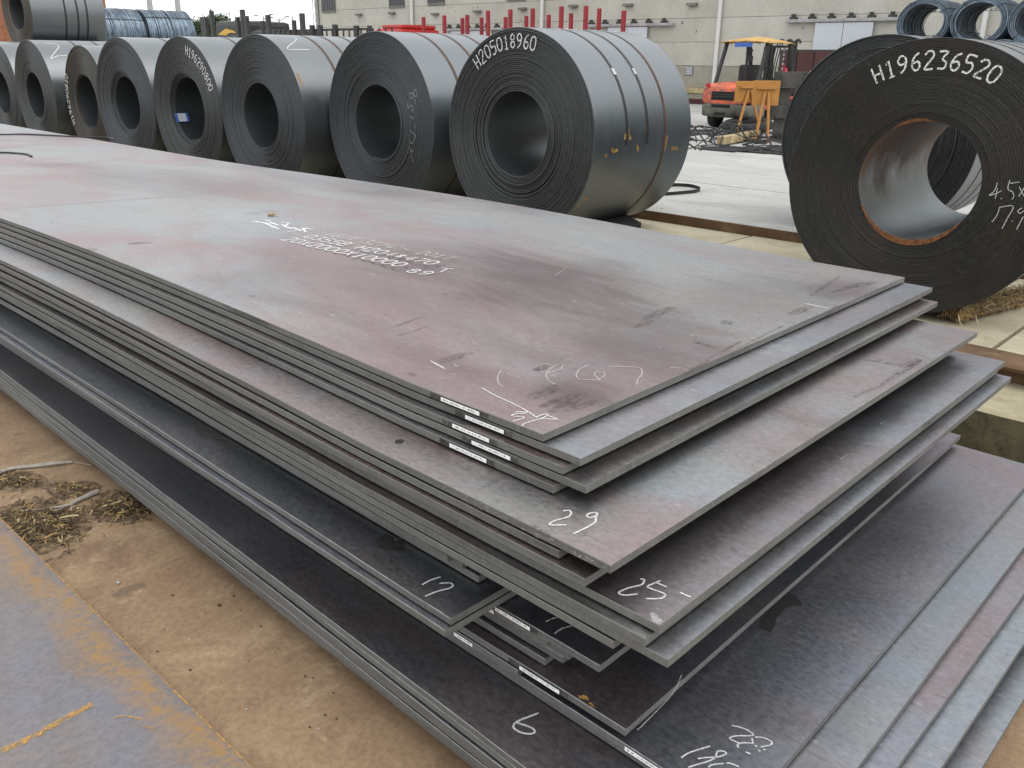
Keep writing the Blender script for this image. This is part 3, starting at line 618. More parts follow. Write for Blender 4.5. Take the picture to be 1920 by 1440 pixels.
def ring(ci, y, wd, mat, name='strap', a0=0, a1=2*math.pi, th=.0016, n=90):
    m = MB(); vs = []; full = abs(a1-a0-2*math.pi) < 1e-3
    for i in range(n+1):
        a = a0+(a1-a0)*i/n; r = max(ci['rs'](a), ci['rs'](a+.03), ci['rs'](a-.03))+.0006
        for rr, yy in ((r,y-wd/2),(r+th,y-wd/2),(r+th,y+wd/2),(r,y+wd/2)): vs.append((rr*math.cos(a), yy, ci['R']+rr*math.sin(a)))
    fs = [(i*4+q, i*4+(q+1)%4, (i+1)*4+(q+1)%4, (i+1)*4+q) for i in range(n) for q in range(4)]
    return m.add(vs,fs).build(name, mat, ci['o'])
def face_pt(ci, px, py, lift):
    n = Vector((math.sin(ci['phi']), -math.cos(ci['phi']), 0)); C = Vector((ci['x'],ci['y'],ci['zc']))
    d = ray(px,py); s = n.dot(C-CP)/n.dot(d); return CP+d*s+n*lift, n
def face_marks(ci, strokes, width, mat='spray', name='chalk_mark', k=4):
    lift = ci['jit']*1.6+.001; bpy.context.view_layer.update()
    for s in strokes:
        q = [face_pt(ci,*p,lift) for p in s]; o = MB().ribbon(smooth([a for a,_ in q],k), q[0][1], width).build(name, mat, ci['o']); o.matrix_parent_inverse = ci['o'].matrix_world.inverted()
def arc_text(ci, txt, rb, h, a_start, a_end, width, mat='spray', flip=False):
    st_, tot = text_strokes(txt, .8); y = -ci['jit']*1.6-.001
    for s in st_:
        pts = []
        for p in s:
            a = math.radians(a_start+(a_end-a_start)*p.x/tot); r = rb+p.y*h; pts.append((r*math.cos(a), y, ci['R']+r*math.sin(a)))
        MB().ribbon([Vector(p) for p in pts], Vector((0,-1,0)), width).build('painted_stroke', mat, ci['o'])
def cyl_pt(ci, px, py, lift=.0015):
    d = ray(px,py); ph = ci['phi']; ax = Vector((-math.sin(ph),math.cos(ph),0)); C = Vector((ci['x'],ci['y'],ci['zc']))
    o = CP-C; dp = d-ax*d.dot(ax); op = o-ax*o.dot(ax); a = dp.dot(dp); b = 2*dp.dot(op); c = op.dot(op)-(ci['R']-.004)**2
    disc = b*b-4*a*c
    if disc < 0: return None
    P = CP+d*((-b-math.sqrt(disc))/(2*a)); rad = (P-C)-ax*(P-C).dot(ax); tx = Vector((math.cos(ph),math.sin(ph),0))
    ang = math.atan2(rad.z, rad.dot(tx)); rad.normalize()
    return C+ax*(P-C).dot(ax)+rad*(ci['rs'](ang)+lift), rad
def cyl_marks(ci, strokes, width, mat='chalk', name='chalk_mark'):
    bpy.context.view_layer.update()
    for s in strokes:
        q = [cyl_pt(ci,p.x,p.y) for p in smooth([(a,b,0) for a,b in s],4)]; q = [z for z in q if z]
        if len(q) > 1:
            o = MB().ribbon([a for a,_ in q], [b for _,b in q], width).build(name, mat, ci['o']); o.matrix_parent_inverse = ci['o'].matrix_world.inverted()
G = 'steel coils lined up behind the plate stack'
CO = {}
def coil(key, label, group, *a, **k):
    c = spiral_coil(*a, **k); tag(c['o'], label, 'steel coil', group); CO[key] = c; return c
ZS = Z_SLAB+.002
c = coil('H205','large coil of thick strip painted H205018960, its two dark straps buckled',G,-5.154,5.451,ZS,.850,.340,1.36,0,31,('face_dark','coil_out'),jit=.0045,seg=96,seed=1,endang=4.2)
for y in (.42,.70): ring(c,y,.03,'strap_dark','strap',-.06,3.5)
ring(c,.96,.03,'strap')
for y in (.42,.70):
    ring(c,y,.036,'strap_bright','buckle',.62,.69,.006,6)
arc_text(c,'H205018960',.685,.105,131.5,74,.011)
st_, tot = text_strokes('H205018960',.8)
for s in st_:
    pts = []; nr = []; m = MB()
    for p in s:
        a = math.radians(94-p.y*13); rr = c['rs'](a)+.0025; pts.append((rr*math.cos(a), .22+p.x/tot*.95, .85+rr*math.sin(a))); nr.append(Vector((math.cos(a),0,math.sin(a))))
    m.ribbon(pts, nr, .014); m.build('painted_stroke','spray',c['o'])
def gouge(ci, items):
    bpy.context.view_layer.update()
    for (a,b,wd) in items:
        m = MB(); A,n = face_pt(ci,*a,ci['jit']*1.5); B_,_ = face_pt(ci,*b,ci['jit']*1.5); pts = [A.lerp(B_,i/6) for i in range(7)]
        m.ribbon(pts, n, [wd*math.sin(math.pi*(i+.4)/6.8) for i in range(7)])
        o = m.build('gouge_mark','scuff',ci['o']); o.matrix_parent_inverse = ci['o'].matrix_world.inverted()
cyl_marks(c,[[(1178,240),(1180,252),(1184,262)],[(1174,250),(1173,262)],[(1148,279),(1152,284),(1160,281)],[(1136,294),(1140,290)],[(1213,238),(1216,250)],[(1252,255),(1249,272),(1246,284)],[(1260,278),(1272,279)],[(1196,272),(1198,284)],[(1100,370),(1096,378)],[(1080,392),(1086,384)]],.028,'rustmark','rust_stain')
gouge(c,[((1043,228),(1046,292),.045),((889,253),(895,292),.03),((860,265),(866,305),.025),((1058,155),(1066,172),.02)])
c = coil('c7','coil with brown straps and chalk handwriting down its face, beside the painted coil H205018960',G,-7.03,5.45,ZS,.845,.345,1.36,-.015,30,('face_blue','coil_out'),jit=.004,seg=90,seed=2,endang=4.4)
for y in (.40,.72,1.0): ring(c,y,.032,'strap')
face_marks(c, tr(720,130,7.2,[(355,365),(350,330),(375,315),(400,340),(405,370),(375,390),(355,365)],[(410,290),(425,270),(440,300),(450,360),(430,370),(410,330),(410,290)],[(420,405),(435,440),(430,470)],
  [(350,435),(325,480),(335,515),(360,490),(395,505),(405,545),(385,560),(365,530)],[(360,640),(390,650),(385,690)],[(420,740),(428,795)],[(375,815),(365,840),(400,860),(430,900),(415,945)],[(360,950),(355,985),(385,1000),(410,965)],
  [(350,1025),(360,1080),(385,1115),(400,1090)],[(330,1130),(345,1115)],[(375,1165),(395,1240),(405,1245)]), .007,'chalk_faint',k=3)
gouge(c,[((783,185),(797,255),.03),((630,205),(632,250),.03),((765,135),(778,158),.02)])
c = coil('c6','coil chalked with a large 2 on top and yellow stain at its rim',G,-8.72,5.17,ZS,.836,.335,1.36,.007,34,('face_blue','coil_out2'),jit=.003,seg=80,seed=3,endang=4.6)
for y in (.52,.75,1.02): ring(c,y,.03,'strap')
cyl_marks(c, tr(400,0,4,[(600,275),(622,290),(610,310),(570,340),(555,360),(580,368),(720,370)]), .012)
cyl_marks(c, tr(400,0,4,[(625,545),(640,570),(650,600)],[(650,590),(665,640)]), .03,'rustmark','rust_stain')
c = coil('c5','coil painted H196290800 with a blue label inside its bore',G,-10.41,5.168,ZS,.831,.362,1.36,.016,36,('face_dark','coil_out2'),jit=.003,seg=72,seed=4,telescoped=((0,.05),(1,.04),(2,.03),(3,.02)),endang=4.6)
for y in (.55,.9): ring(c,y,.03,'strap_dark')
arc_text(c,'H196290800',.640,.10,77.5,20.5,.012)
lb = MB().box(-.055,.055,-.09,.09,0,.002).build('bore_label','blue',c['o']); ang = math.radians(199)
lb.location = (.352*math.cos(ang), .10, .831+.352*math.sin(ang)); lb.rotation_euler = (0, math.pi/2-ang+math.pi, 0); 
l2 = MB().box(-.05,.05,-.055,.055,.0022,.003).build('printed_panel','paper',lb)
c = coil('c4','bluish coil with stepped inner laps, between the rusty small coil and H196290800',G,-12.08,5.14,ZS,.832,.335,1.36,.03,36,('face_blue','coil_out2'),jit=.0025,seg=72,seed=5,telescoped=((0,.04),(1,.035),(2,.03),(3,.025),(4,.012)),endang=4.6)
for y in (.55,.95): ring(c,y,.03,'strap_dark')
c = coil('c3','smaller olive coil with rust below its bore and painted number down the rim',G,-13.70,5.27,ZS,.785,.36,1.36,-.01,34,('face_olive','coil_out2'),jit=.003,seg=64,seed=6,telescoped=((0,.02),(1,.015)),bore='coil_in',endang=4.6)
for y in (.4,.6,1.0): ring(c,y,.028,'strap')
arc_text(c,'H196290810',.66,.10,209,149,.014)
c = coil('c2','dark coil with a chalk 2 on top, standing under the upper coil',G,-15.32,5.12,ZS,.824,.335,1.36,.003,34,('face_dark','coil_out2'),jit=.003,seg=64,seed=7,endang=4.6)
for y in (.6,.95): ring(c,y,.03,'strap_dark')
cyl_marks(c, tr(0,0,4,[(345,325),(410,328),(440,345),(425,375),(395,410),(383,440),(430,418),(500,415)]), .016)
c = coil('c1','coil at the row end, only its rim and strapped top showing',G,-16.95,5.15,ZS,.815,.335,1.36,0,30,('face_dark','coil_out2'),jit=.003,seg=64,seed=8,endang=4.6)
for y in (.5,.85): ring(c,y,.03,'strap_dark')
# coil in the upper tier and the two that carry it
for key, x in (('s1',-18.72),('s2',-20.48)):
    c = coil(key,'steel coil in the row under the upper coil','coils carrying the upper coil',x,6.42,ZS,.83,.34,1.36,0,16,('face_dark','coil_out2'),seg=48,seed=11,endang=4.6)
c = coil('t2','strapped coil lying on top of the lower coils, blue wire coils behind it',None,-19.6,6.48,ZS+.83+math.sqrt((.83+.82)**2-.88**2)-.80,.80,.335,1.38,0,26,('face_olive','coil_out2'),jit=.003,seg=64,seed=12,telescoped=((0,.03),(1,.02)),endang=4.6)
for y in (.62,.85,1.03): ring(c,y,.035,'strap_dark')
# right hand coils
c = coil('H1962','big brown rusty coil painted H196236520 resting on straw',None,-1.815,5.33,.16,.788,.338,1.27,.03,58,('face_brown','coil_out2'),jit=.0010,seg=96,seed=20,telescoped=((0,.012),(1,.012),(2,.010),(3,.01),(4,.008),(5,.006)),bore='coil_in_rust',endang=4.7)
for y in (.3,.6,.9): ring(c,y,.03,'strap_dark')
arc_text(c,'H196236520',.62,.092,121,61,.0105)
face_marks(c, tr(1440,320,4,[(1722,90),(1700,150),(1660,185),(1700,175),(1755,150)],[(1722,130),(1705,210)],[(1748,205),(1752,212)],[(1815,70),(1800,135),(1835,160),(1845,190),(1830,215)],[(1812,95),(1885,85)],[(1885,120),(1920,190)],[(1925,125),(1880,195)],
   [(1740,270),(1720,330),(1680,385)],[(1735,275),(1840,265),(1800,350),(1755,435)],[(1830,375),(1836,382)],[(1905,280),(1875,300),(1890,320),(1920,300)],[(1915,345),(1865,440)]), .0045,'chalk',k=4)
_m = MB(); _vs = []; _n = 40
for _i in range(_n+1):
    _a = math.radians(205+125*_i/_n); _w = math.sin(math.pi*_i/_n)
    for _r, _y in ((.337,-.0005),(.338+.034*_w,-.0042)): _vs.append((_r*math.cos(_a), _y, .788+_r*math.sin(_a)))
_m.add(_vs, [(2*i,2*i+1,2*i+3,2*i+2) for i in range(_n)]).build('rust_stain','boreust',c['o'])
_m = MB(); _vs = []
for _i in range(_n+1):
    _a = math.radians(78+48*_i/_n); _w = math.sin(math.pi*_i/_n)
    for _r, _y in ((.339,-.001),(.340+.016*_w,-.0042)): _vs.append((_r*math.cos(_a), _y, .788+_r*math.sin(_a)))
_m.add(_vs, [(2*i,2*i+1,2*i+3,2*i+2) for i in range(_n)]).build('rust_stain','boreust',c['o'])
c = coil('behind','coarse lapped coil standing behind the big brown coil',None,-2.86,7.25,Z_YARD+.002,.796,.33,1.30,.03,30,('face_dark','coil_out2'),jit=.0045,seg=80,seed=21,endang=4.6)
for y in (.3,.6,.9): ring(c,y,.03,'strap_dark')
gouge(c,[((1784,262),(1778,300),.05),((1812,310),(1806,325),.04)])

# straw roll and chock under the coils
def straw_roll():
    e = empty('straw_roll', on_z(1800,602,Z_SLAB)); rng = random.Random(5); base = e.location
    A = on_z(1788,606,Z_SLAB)-base; Bq = on_z(1960,560,Z_SLAB)-base; d = (Bq-A).normalized(); side = Vector((-d.y,d.x,0)); L = (Bq-A).length
    core = MB(); core.tube([A+d*(L*i/8)+Vector((0,0,.052)) for i in range(9)], [.046]+[.054]*7+[.046], 10); core.build('core','litter',e)
    for nm, mat, cnt in (('straw','straw',1700),('pale_straw','straw_pale',420)):
        m = MB()
        for _ in range(cnt):
            t = rng.uniform(0,L) if rng.random() < .72 else rng.uniform(-.02,.10); a = rng.uniform(-.4,math.pi+.4); r = rng.uniform(.045,.066)
            P = A+d*t+side*(math.cos(a)*r)+Vector((0,0,.055+math.sin(a)*r)); q = (d*rng.gauss(0,.7)+side*rng.gauss(0,.8)*math.sin(a)+Vector((0,0,rng.gauss(0,.5)))).normalized()
            l = rng.uniform(.02,.07); Q = P+q*l; Q.z = max(Q.z,.004); P.z = max(P.z,.004)
            m.ribbon([P,(P+Q)/2+Vector((0,0,rng.uniform(0,.008))),Q], Vector((rng.gauss(0,1),rng.gauss(0,1),rng.gauss(0,1))).normalized(), rng.uniform(.0015,.004))
        o = m.build(nm, mat, e); tag(o, kind='stuff')
    m = MB()
    for q in ([(1793,570),(1797,590),(1800,606),(1806,613)],[(1799,572),(1801,581)],[(1829,590),(1833,606),(1836,612)]):
        m.tube([on_z(px,py,Z_SLAB+.07)-base+Vector((0,0,.0)) for px,py in q], .003, 5)
    m.build('tie_string','straw_pale',e)
    tag(e,'roll of dry straw wedged under the big brown rusty coil','straw roll')
straw_roll()
P = on_z(1205,404,Z_SLAB)
o = MB().add([(-.30,-.22,0),(.12,-.22,0),(.12,.25,0),(-.30,.25,0),(-.30,-.22,.16),(.12,-.22,.03),(.12,.25,.05),(-.30,.25,.18)],[(0,3,2,1),(4,5,6,7),(0,1,5,4),(1,2,6,5),(2,3,7,6),(3,0,4,7)]).build('coil_chock','rubber')
o.location = (-4.72,6.30,Z_SLAB+.004); tag(o,'dark wedge chock under the rear edge of the painted coil H205018960','chock')
pts = [on_z(px,py,Z_YARD+.018) for px,py in ((1235,351),(1262,347.5),(1290,348.5),(1306,352),(1313,355.5),(1306,359),(1290,361),(1262,363.5),(1235,365))]
o = MB().ribbon(smooth(pts,6), [Vector((0,0,1))]*49, .002).v
m = MB(); sp = smooth(pts,6); vs = []
for p in sp: vs += [p+Vector((0,0,-.014)), p+Vector((0,0,.024))]
m.add(vs, [(2*i,2*i+1,2*i+3,2*i+2) for i in range(len(sp)-1)])
tag(m.build('strap_loop','strap_dark'), 'loose loop of dark steel strapping beside the painted coil H205018960', 'strapping')

# ================================================================== RUSTY PLATE, TWIGS AND LITTER
e = empty('rusty_plate', (-1.1,.695,Z_GND+.004), .012)
m = MB(); N = 40; vs = []
for i in range(N+1):
    s = 7.0*i/N; j = noise.noise(Vector((s*3,1,1)))*.003+noise.noise(Vector((s*17,1,1)))*.0015
    for y, z in ((j-.004,0),(j,.006),(j-.006,.020),(-2.0,.020),(-2.0,0)): vs.append((.4-s,y,z))
fs = [(i*5+k,i*5+(k+1)%5,(i+1)*5+(k+1)%5,(i+1)*5+k) for i in range(N) for k in range(5)]+[(4,3,2,1,0)[::-1],tuple(N*5+k for k in range(5))[::-1]]
m.add(vs,fs).build('sheet','rustplate',e)
bpy.context.view_layer.update()
m = MB(); pz = Z_GND+.0255
for q, wd in (([(-10,1412),(40,1392),(90,1365),(135,1340),(172,1320)],.020),([(215,1345),(235,1342),(265,1348)],.006),([(272,1362),(290,1366)],.005)):
    o = MB().ribbon(smooth([on_z(*p,pz) for p in q]), UP, wd).build('rust_streak','rustmark',e); o.matrix_parent_inverse = e.matrix_world.inverted()
_mm = MB(); _pts = [Vector((.4-7.0*i/60, noise.noise(Vector((i*.3,4,4)))*.004-.008, .0212)) for i in range(61)]
_mm.ribbon(_pts, UP, [.004+.006*abs(noise.noise(Vector((i*.4,9,2)))) for i in range(61)]); _mm.build('rust_edge','rustmark',e)
tag(e,'rust edged purplish steel plate lying flat on the brown ground','steel plate')
for pts, rad, lab in (([(-10,890),(20,879),(70,873),(110,868),(135,866)],[.007,.007,.008,.007,.004],'pale peeled stick on the brown ground with a thread at its tip'),
                      ([(45,957),(90,953),(128,947),(150,936),(184,921)],[.003,.004,.005,.007,.009],'grey forked twig ending in a thick stub on the brown ground')):
    m = MB(); P = smooth([on_z(*p,Z_GND+.010) for p in pts]); rr = [rad[min(int(i/len(P)*len(rad)),len(rad)-1)] for i in range(len(P))]; m.tube(P, rr, 6)
    if 'forked' in lab:
        for q in ([(128,947),(110,955),(95,962)],[(135,944),(134,958)]): m.tube([on_z(*p,Z_GND+.008) for p in q], .002, 5)
    else: m.tube(smooth([on_z(*p,Z_GND+.008) for p in ((135,866),(150,868),(172,872))]), .0015, 5)
    tag(m.build('fallen_twig','stick',None), lab, 'twig')
def litter(name, label, cx, cy, rx, ry, cnt, h, seed, hull=None):
    rng = random.Random(seed); m = MB()
    for _ in range(cnt):
        for _t in range(20):
            u, v = rng.gauss(0,.46), rng.gauss(0,.46)
            if u*u+v*v < 2.4: break
        P = on_z(cx+u*rx, cy+v*ry, Z_GND+.003); hh = h*max(0,1-(u*u+v*v)); P.z = Z_GND+rng.uniform(.002,.004+hh)
        a = rng.uniform(0,6.28); l = rng.uniform(.015,.07)*rng.random()**.4; q = Vector((math.cos(a),math.sin(a),rng.gauss(0,.16)))
        Q = P+q*l; Q.z = max(Q.z,Z_GND+.002); mid = (P+Q)/2+Vector((rng.gauss(0,.004),rng.gauss(0,.004),rng.uniform(0,.006)))
        m.ribbon([P,mid,Q], Vector((rng.gauss(0,.5),rng.gauss(0,.5),1)).normalized(), rng.choice((.0015,.002,.003,.006)), 0 if rng.random() < .62 else (1 if rng.random() < .75 else 2))
    o = m.build(name, ['litter','straw','straw_pale']); tag(o, label, 'leaf litter', None, 'stuff')
    dm = MB(); pts = []
    for i in range(36):
        a = 2*math.pi*i/36; q = 1.15+.35*noise.noise(Vector((math.cos(a)*1.6,math.sin(a)*1.6,seed*5))); pts.append(on_z(cx+math.cos(a)*rx*q, cy+math.sin(a)*ry*q, Z_GND+.0015))
    dm.add(pts, [tuple(range(35,-1,-1))]).build('dirt_stain','dirt',o)
litter('leaf_litter','drift of dry twigs and leaves against the rusty plate',70,985,85,42,1300,.022,1)
litter('leaf_litter','loose patch of dry leaves beside the grey forked twig',228,952,58,26,420,.014,2)
litter('leaf_litter','thin strip of dry leaves under the pale peeled stick',20,902,60,16,260,.010,3)
litter('leaf_litter','faint dark leaf dust on the brown ground near the stack',140,918,48,16,120,.004,4)
rng = random.Random(9); base = None
for i in range(26):
    px, py = ((222,1093),(411,1135),(386,1149),(438,1118),(438,1136),(489,1174),(323,1116),(308,1180),(356,1198),(295,1221),(516,1223),(625,1299),(462,1330),(631,1347),(581,1363),(120,1020),(453,1234),(467,1238),(5,905),(357,1256),(597,1366),(572,1268),(586,1271),(610,1340),(600,1338),(452,1144))[i]
    P = on_z(px,py,Z_GND+.002); s = rng.uniform(.0018,.004)*(2.2 if i in (0,1,15) else 1)
    bm = bmesh.new(); bmesh.ops.create_icosphere(bm, subdivisions=1, radius=1)
    for v in bm.verts: v.co = Vector((v.co.x*s*1.4,v.co.y*s,v.co.z*s*.6))*(1+.3*noise.noise(v.co*2+Vector((i,0,0))))
    m = MB().add([v.co[:] for v in bm.verts],[[v.index for v in f.verts] for f in bm.faces]); bm.free()
    o = m.build('grit_pebble','litter' if i%4 else 'stick'); o.location = (P.x,P.y,Z_GND+s*.55); tag(o,'small dark crumb of grit lying on the brown ground','pebble','grit on the brown ground')

# ================================================================== WAREHOUSE
WY = 26.2; ZY = Z_YARD
bd = empty('warehouse', (-15.8,WY,ZY)); WX0, WX1 = -38.4, 12.0
tag(bd,'long pale concrete panel warehouse with white sliding doors','warehouse')
bi = Matrix.Translation((15.8,-WY,-ZY)); B0 = Vector((-15.8,WY,ZY))
def wpart(m, name, mat, parent=bd, **k):
    o = m.build(name, mat, parent, **k); 
    if parent is bd: o.matrix_parent_inverse = bi
    return o
pipes = [-38.2+7.72*k for k in range(0,7)]   # bay lines
wpart(MB().box(WX0,WX1,WY+.10,WY+14,ZY+.001,9.0),'core_wall','wall')
rows = [(1.42,2.15),(2.15,2.88),(2.88,3.62),(3.62,4.36),(4.36,5.1),(5.1,5.9),(5.9,7.0),(7.0,8.9)]
pm = {}
bays = [(-38.4,-31.0),(-31.0,-23.45),(-23.45,-15.8),(-15.8,-7.9),(-7.9,-.2),(-.2,7.5),(7.5,12.0)]
for (a,b) in bays:
    for r, (z0,z1) in enumerate(rows):
        key = (round(b-a,2), round(z1-z0,2))
        if key not in pm:
            o = MB().box(.006,b-a-.006,-.08,.02,.005,z1-z0-.005,0,.006).build('wall_panel','wall',bd); pm[key] = o
        else: o = pm[key].copy(); COL.objects.link(o)
        o.parent = bd; o.location = Vector((a,WY+.08,z0))-B0
    for (z0,z1) in ((.74,1.415),):
        o = wpart(MB().box(a+.006,b-.006,WY-.03,WY+.10,z0,z1,0,.006),'plinth_panel','wall_low')
wpart(MB().box(WX0,WX1,WY-.10,WY+.10,.56,.735),'ledge','wood'); wpart(MB().box(WX0,WX1,WY-.06,WY+.10,.38,.555),'plinth_band','wall_low')
wpart(MB().box(WX0,WX1,WY-.22,WY+.10,ZY+.002,.375),'base_beam','maroon')
wpart(MB().box(WX0-.4,WX1,WY-.5,WY+14,9.0,9.3),'roof','grey_metal')
for x in (-31.0,-23.45,-15.82,-7.9,-.2): wpart(MB().tube([(x,WY-.10,ZY+.003),(x,WY-.10,8.9)],.07,10),'downpipe','white_pvc',smooth=50)
wpart(MB().tube([(-38.1,WY-.08,ZY+.003),(-38.1,WY-.08,8.9)],.09,10),'downpipe','grey_metal',smooth=50)
for (p0,p1,zb) in ((610,635,3.52),(734,762,3.6),(805,836,3.64),(950,985,3.66)):
    x0, x1 = xat(p0,WY), xat(p1,WY); f = wpart(MB().box(x0,x1,WY-.045,WY-.002,zb,zb+1.5),'window','winframe')
    n = 6
    for i in range(n):
        xx = x0+(x1-x0)*(i+.5)/n; MB().box(xx-(x1-x0)/n*.36,xx+(x1-x0)/n*.36,WY-.06,WY-.046,zb+.1,zb+1.4).build('pane','glass',f)
for px, py in ((675,28),(737,25),(818,27),(897,22),(1077,12),(1180,10),(1300,9),(982,17)):
    P = on_y(px,py,WY); wpart(MB().box(P.x-.18,P.x+.18,WY-.16,WY-.002,P.z-.03,P.z+.05),'bracket','winframe')
def sliding(pa, pb, da, db, ztop):
    x0, x1 = xat(pa,WY), xat(pb,WY); d0, d1 = xat(da,WY), xat(db,WY)
    r = wpart(MB().box(x0,x1,WY-.17,WY-.05,ztop,ztop+.09,0,.01),'door_rail','grey_metal')
    for i in range(6):
        xx = x0+(x1-x0)*(i+.35)/6; MB().box(xx-.1,xx+.1,WY-.14,WY-.001,ztop+.091,ztop+.16).box(xx-.05,xx+.05,WY-.14,WY-.05,ztop+.161,ztop+.24).build('hanger','darksteel',r)
    xm = (d0+d1)/2
    for a, b in ((d0,xm-.008),(xm+.008,d1)): wpart(MB().box(a,b,WY-.13,WY-.085,ZY+.02,ztop-.02,0,.006),'sliding_door','white_sheet')
sliding(1470,1690,1525,1632,2.68); sliding(1100,1262,1142,1214,2.66); sliding(840,946,850,925,2.62)
P = on_y(1294,130,WY); v = wpart(MB().box(P.x-.14,P.x+.14,WY-.05,WY-.031,1.12,1.40),'vent','winframe')
for i in range(3):
    for j in range(4): MB().box(P.x-.115+i*.08,P.x-.055+i*.08,WY-.056,WY-.0505,1.145+j*.062,1.19+j*.062).build('vent_pane','white_sheet',v)

# ================================================================== FORKLIFT
fk = empty('forklift', (-10.03,18.35,ZY+.002), math.radians(2)); fk.scale = (1,1,.885); tag(fk,'worn red forklift with yellow canopy parked beside the orange boards','forklift')
K = .97
m = MB(); sec = [(-1.42,.36,.92,.50),(-1.34,.27,1.00,.55),(-1.1,.24,1.04,.57),(-.62,.24,1.06,.57)]
def loft(secs, n=24, zmin=None, zmax=None, mi=0):
    mm = MB(); vs = []
    for (y,z0,z1,hw) in secs:
        if zmin is not None: z0 = max(z0,zmin)
        if zmax is not None: z1 = min(z1,zmax)
        for i in range(n):
            a = 2*math.pi*(i+.5)/n; c, s = math.cos(a), math.sin(a); ex = .28
            vs.append((hw*math.copysign(abs(c)**ex,c), y, (z0+z1)/2+(z1-z0)/2*math.copysign(abs(s)**ex,s)))
    fs = [(i*n+k,i*n+(k+1)%n,(i+1)*n+(k+1)%n,(i+1)*n+k) for i in range(len(secs)-1) for k in range(n)]+[tuple(range(n))[::-1],tuple((len(secs)-1)*n+k for k in range(n))]
    return mm.add(vs,fs)
cw = loft(sec, zmin=.58).build('counterweight','forkred',fk,50)
cl = loft([(y,z0,.575,hw) for y,z0,z1,hw in sec]).build('lower_counterweight','forkgrey',fk,50)
MB().box(-.30,.24,-1.428,-1.40,.66,.86,0,.012).build('radiator_opening','dark',cw)
MB().box(-.28,.16,-1.428,-1.36,.49,.56,0,.008).build('slot','dark',cl); MB().box(-.20,.05,-1.428,-1.33,.32,.38,0,.008).build('towing_slot','dark',cl)
MB().box(-.50,.50,-.615,.62,.42,.80,0,.04).box(-.48,.48,-.60,.15,.801,1.02,0,.05).build('chassis','forkred',fk)
MB().box(-.56,-.42,-.2,.35,.28,.40,0,.01).box(.42,.56,-.2,.35,.28,.40,0,.01).build('step','darksteel',fk)
MB().box(-.22,.24,-.30,.16,1.021,1.12,0,.04).box(-.24,.26,-.46,-.31,1.021,1.46,0,.06).build('seat','black',fk)
def wheel(x,y,r,wd):
    e_ = MB(); n = 20; prof = [(r*.55,-wd/2),(r*.9,-wd/2),(r,-wd*.36),(r,wd*.36),(r*.9,wd/2),(r*.55,wd/2)]; vs = []
    for i in range(n):
        a = 2*math.pi*i/n
        for rr, xx in prof: vs.append((x+xx, y+rr*math.cos(a), r+rr*math.sin(a)))
    q = len(prof); fs = [(i*q+k,i*q+(k+1)%q,((i+1)%n)*q+(k+1)%q,((i+1)%n)*q+k) for i in range(n) for k in range(q)]
    t = e_.add(vs,fs).build('wheel','rubber',fk,40); h = MB(); h.tube([(x-wd*.3,y,r),(x+wd*.3,y,r)], r*.56, 16); h.build('rim','forkgrey',t); return t
for s in (-1,1): wheel(s*.43,-.92,.24,.18); wheel(s*.47,.72,.34,.22)
for s in (-1,1):
    m = MB(); m.tube([(s*.50,-.95,1.0),(s*.47,-.62,1.98)],.045,8).build('guard_post','black',fk)
    m = MB(); m.tube([(s*.50,.70,.80),(s*.49,.62,1.3),(s*.48,.42,1.98)],.05,8).build('guard_post','darksteel',fk)
MB().tube([(.02,-.58,1.05),(.0,-.58,1.95)],.028,6).box(.02,.14,-.60,-.56,1.55,1.66).box(.02,.12,-.60,-.56,1.75,1.82).build('lamp_bracket','black',fk)
m = MB(); nx, ny = 9, 9; vs = []
for i in range(nx):
    for j in range(ny):
        u, v_ = -1+2*i/(nx-1), j/(ny-1); vs.append((u*.58, -.78+1.25*v_, 1.99+.10*(1-u*u)*(1-abs(2*v_-1)**3)+.02*noise.noise(Vector((i*.9,j*.9,2)))-.03*abs(u)**6))
m.add(vs,[(i*ny+j,(i+1)*ny+j,(i+1)*ny+j+1,i*ny+j+1) for i in range(nx-1) for j in range(ny-1)])
cn = m.build('canopy','canopy',fk,60); sm = cn.modifiers.new('thickness','SOLIDIFY'); sm.thickness = .015
m = MB(); 
for i in range(7): m.tube(smooth([(-.58+i*.19,.47,2.0),(-.5+i*.19,.50,2.05+.05*noise.noise(Vector((i,1,1)))),(-.45+i*.19,.48,1.97)]),.03,5)
m.build('torn_canopy_edge','black',fk)
MB().box(-.20,.20,-.79,-.77,1.86,1.96).build('rear_sign','blue',fk)
m = MB(); m.tube([(.40,.50,.98),(.40,.50,1.34),(.40,.50,1.40)],[.065,.065,.03],12); m.tube([(.40,.50,1.40),(.40,.46,1.46),(.36,.40,1.45)],.012,6); m.build('fire_extinguisher','extred',fk,50)
mast = MB()
for s in (-1,1): mast.box(s*.30-.05,s*.30+.05,.98,1.10,.08,2.02).box(s*.21-.035,s*.21+.035,1.0,1.08,.1,1.9)
for z in (.35,1.1,1.9,2.0): mast.box(-.36,.36,1.005,1.075,z-.03,z+.03)
mast.build('mast','darksteel',fk)
m = MB()
for k in range(14): m.box(.09,.13,.96,.99,.3+k*.115,.37+k*.115)
m.build('lift_chain','strap_bright',fk)
m = MB()
for k in range(3): m.tube(smooth([(-.12+k*.05,1.0,.5),(-.14+k*.05,.92,1.2),(-.10+k*.06,.95,1.85),(-.05+k*.05,1.03,2.0)]),.013,5)
m.build('hydraulic_hose','rubber',fk)
m = MB()
for s in (-1,1): m.tube([(s*.40,-1.40,.99),(s*.40,-1.435,.99)],.05,12)
m.build('rear_lamp','extred',fk)
MB().box(-.30,.24,-1.431,-1.4285,.735,.75).box(-.30,.24,-1.431,-1.4285,.79,.805).build('grille_bar','darksteel',cw)
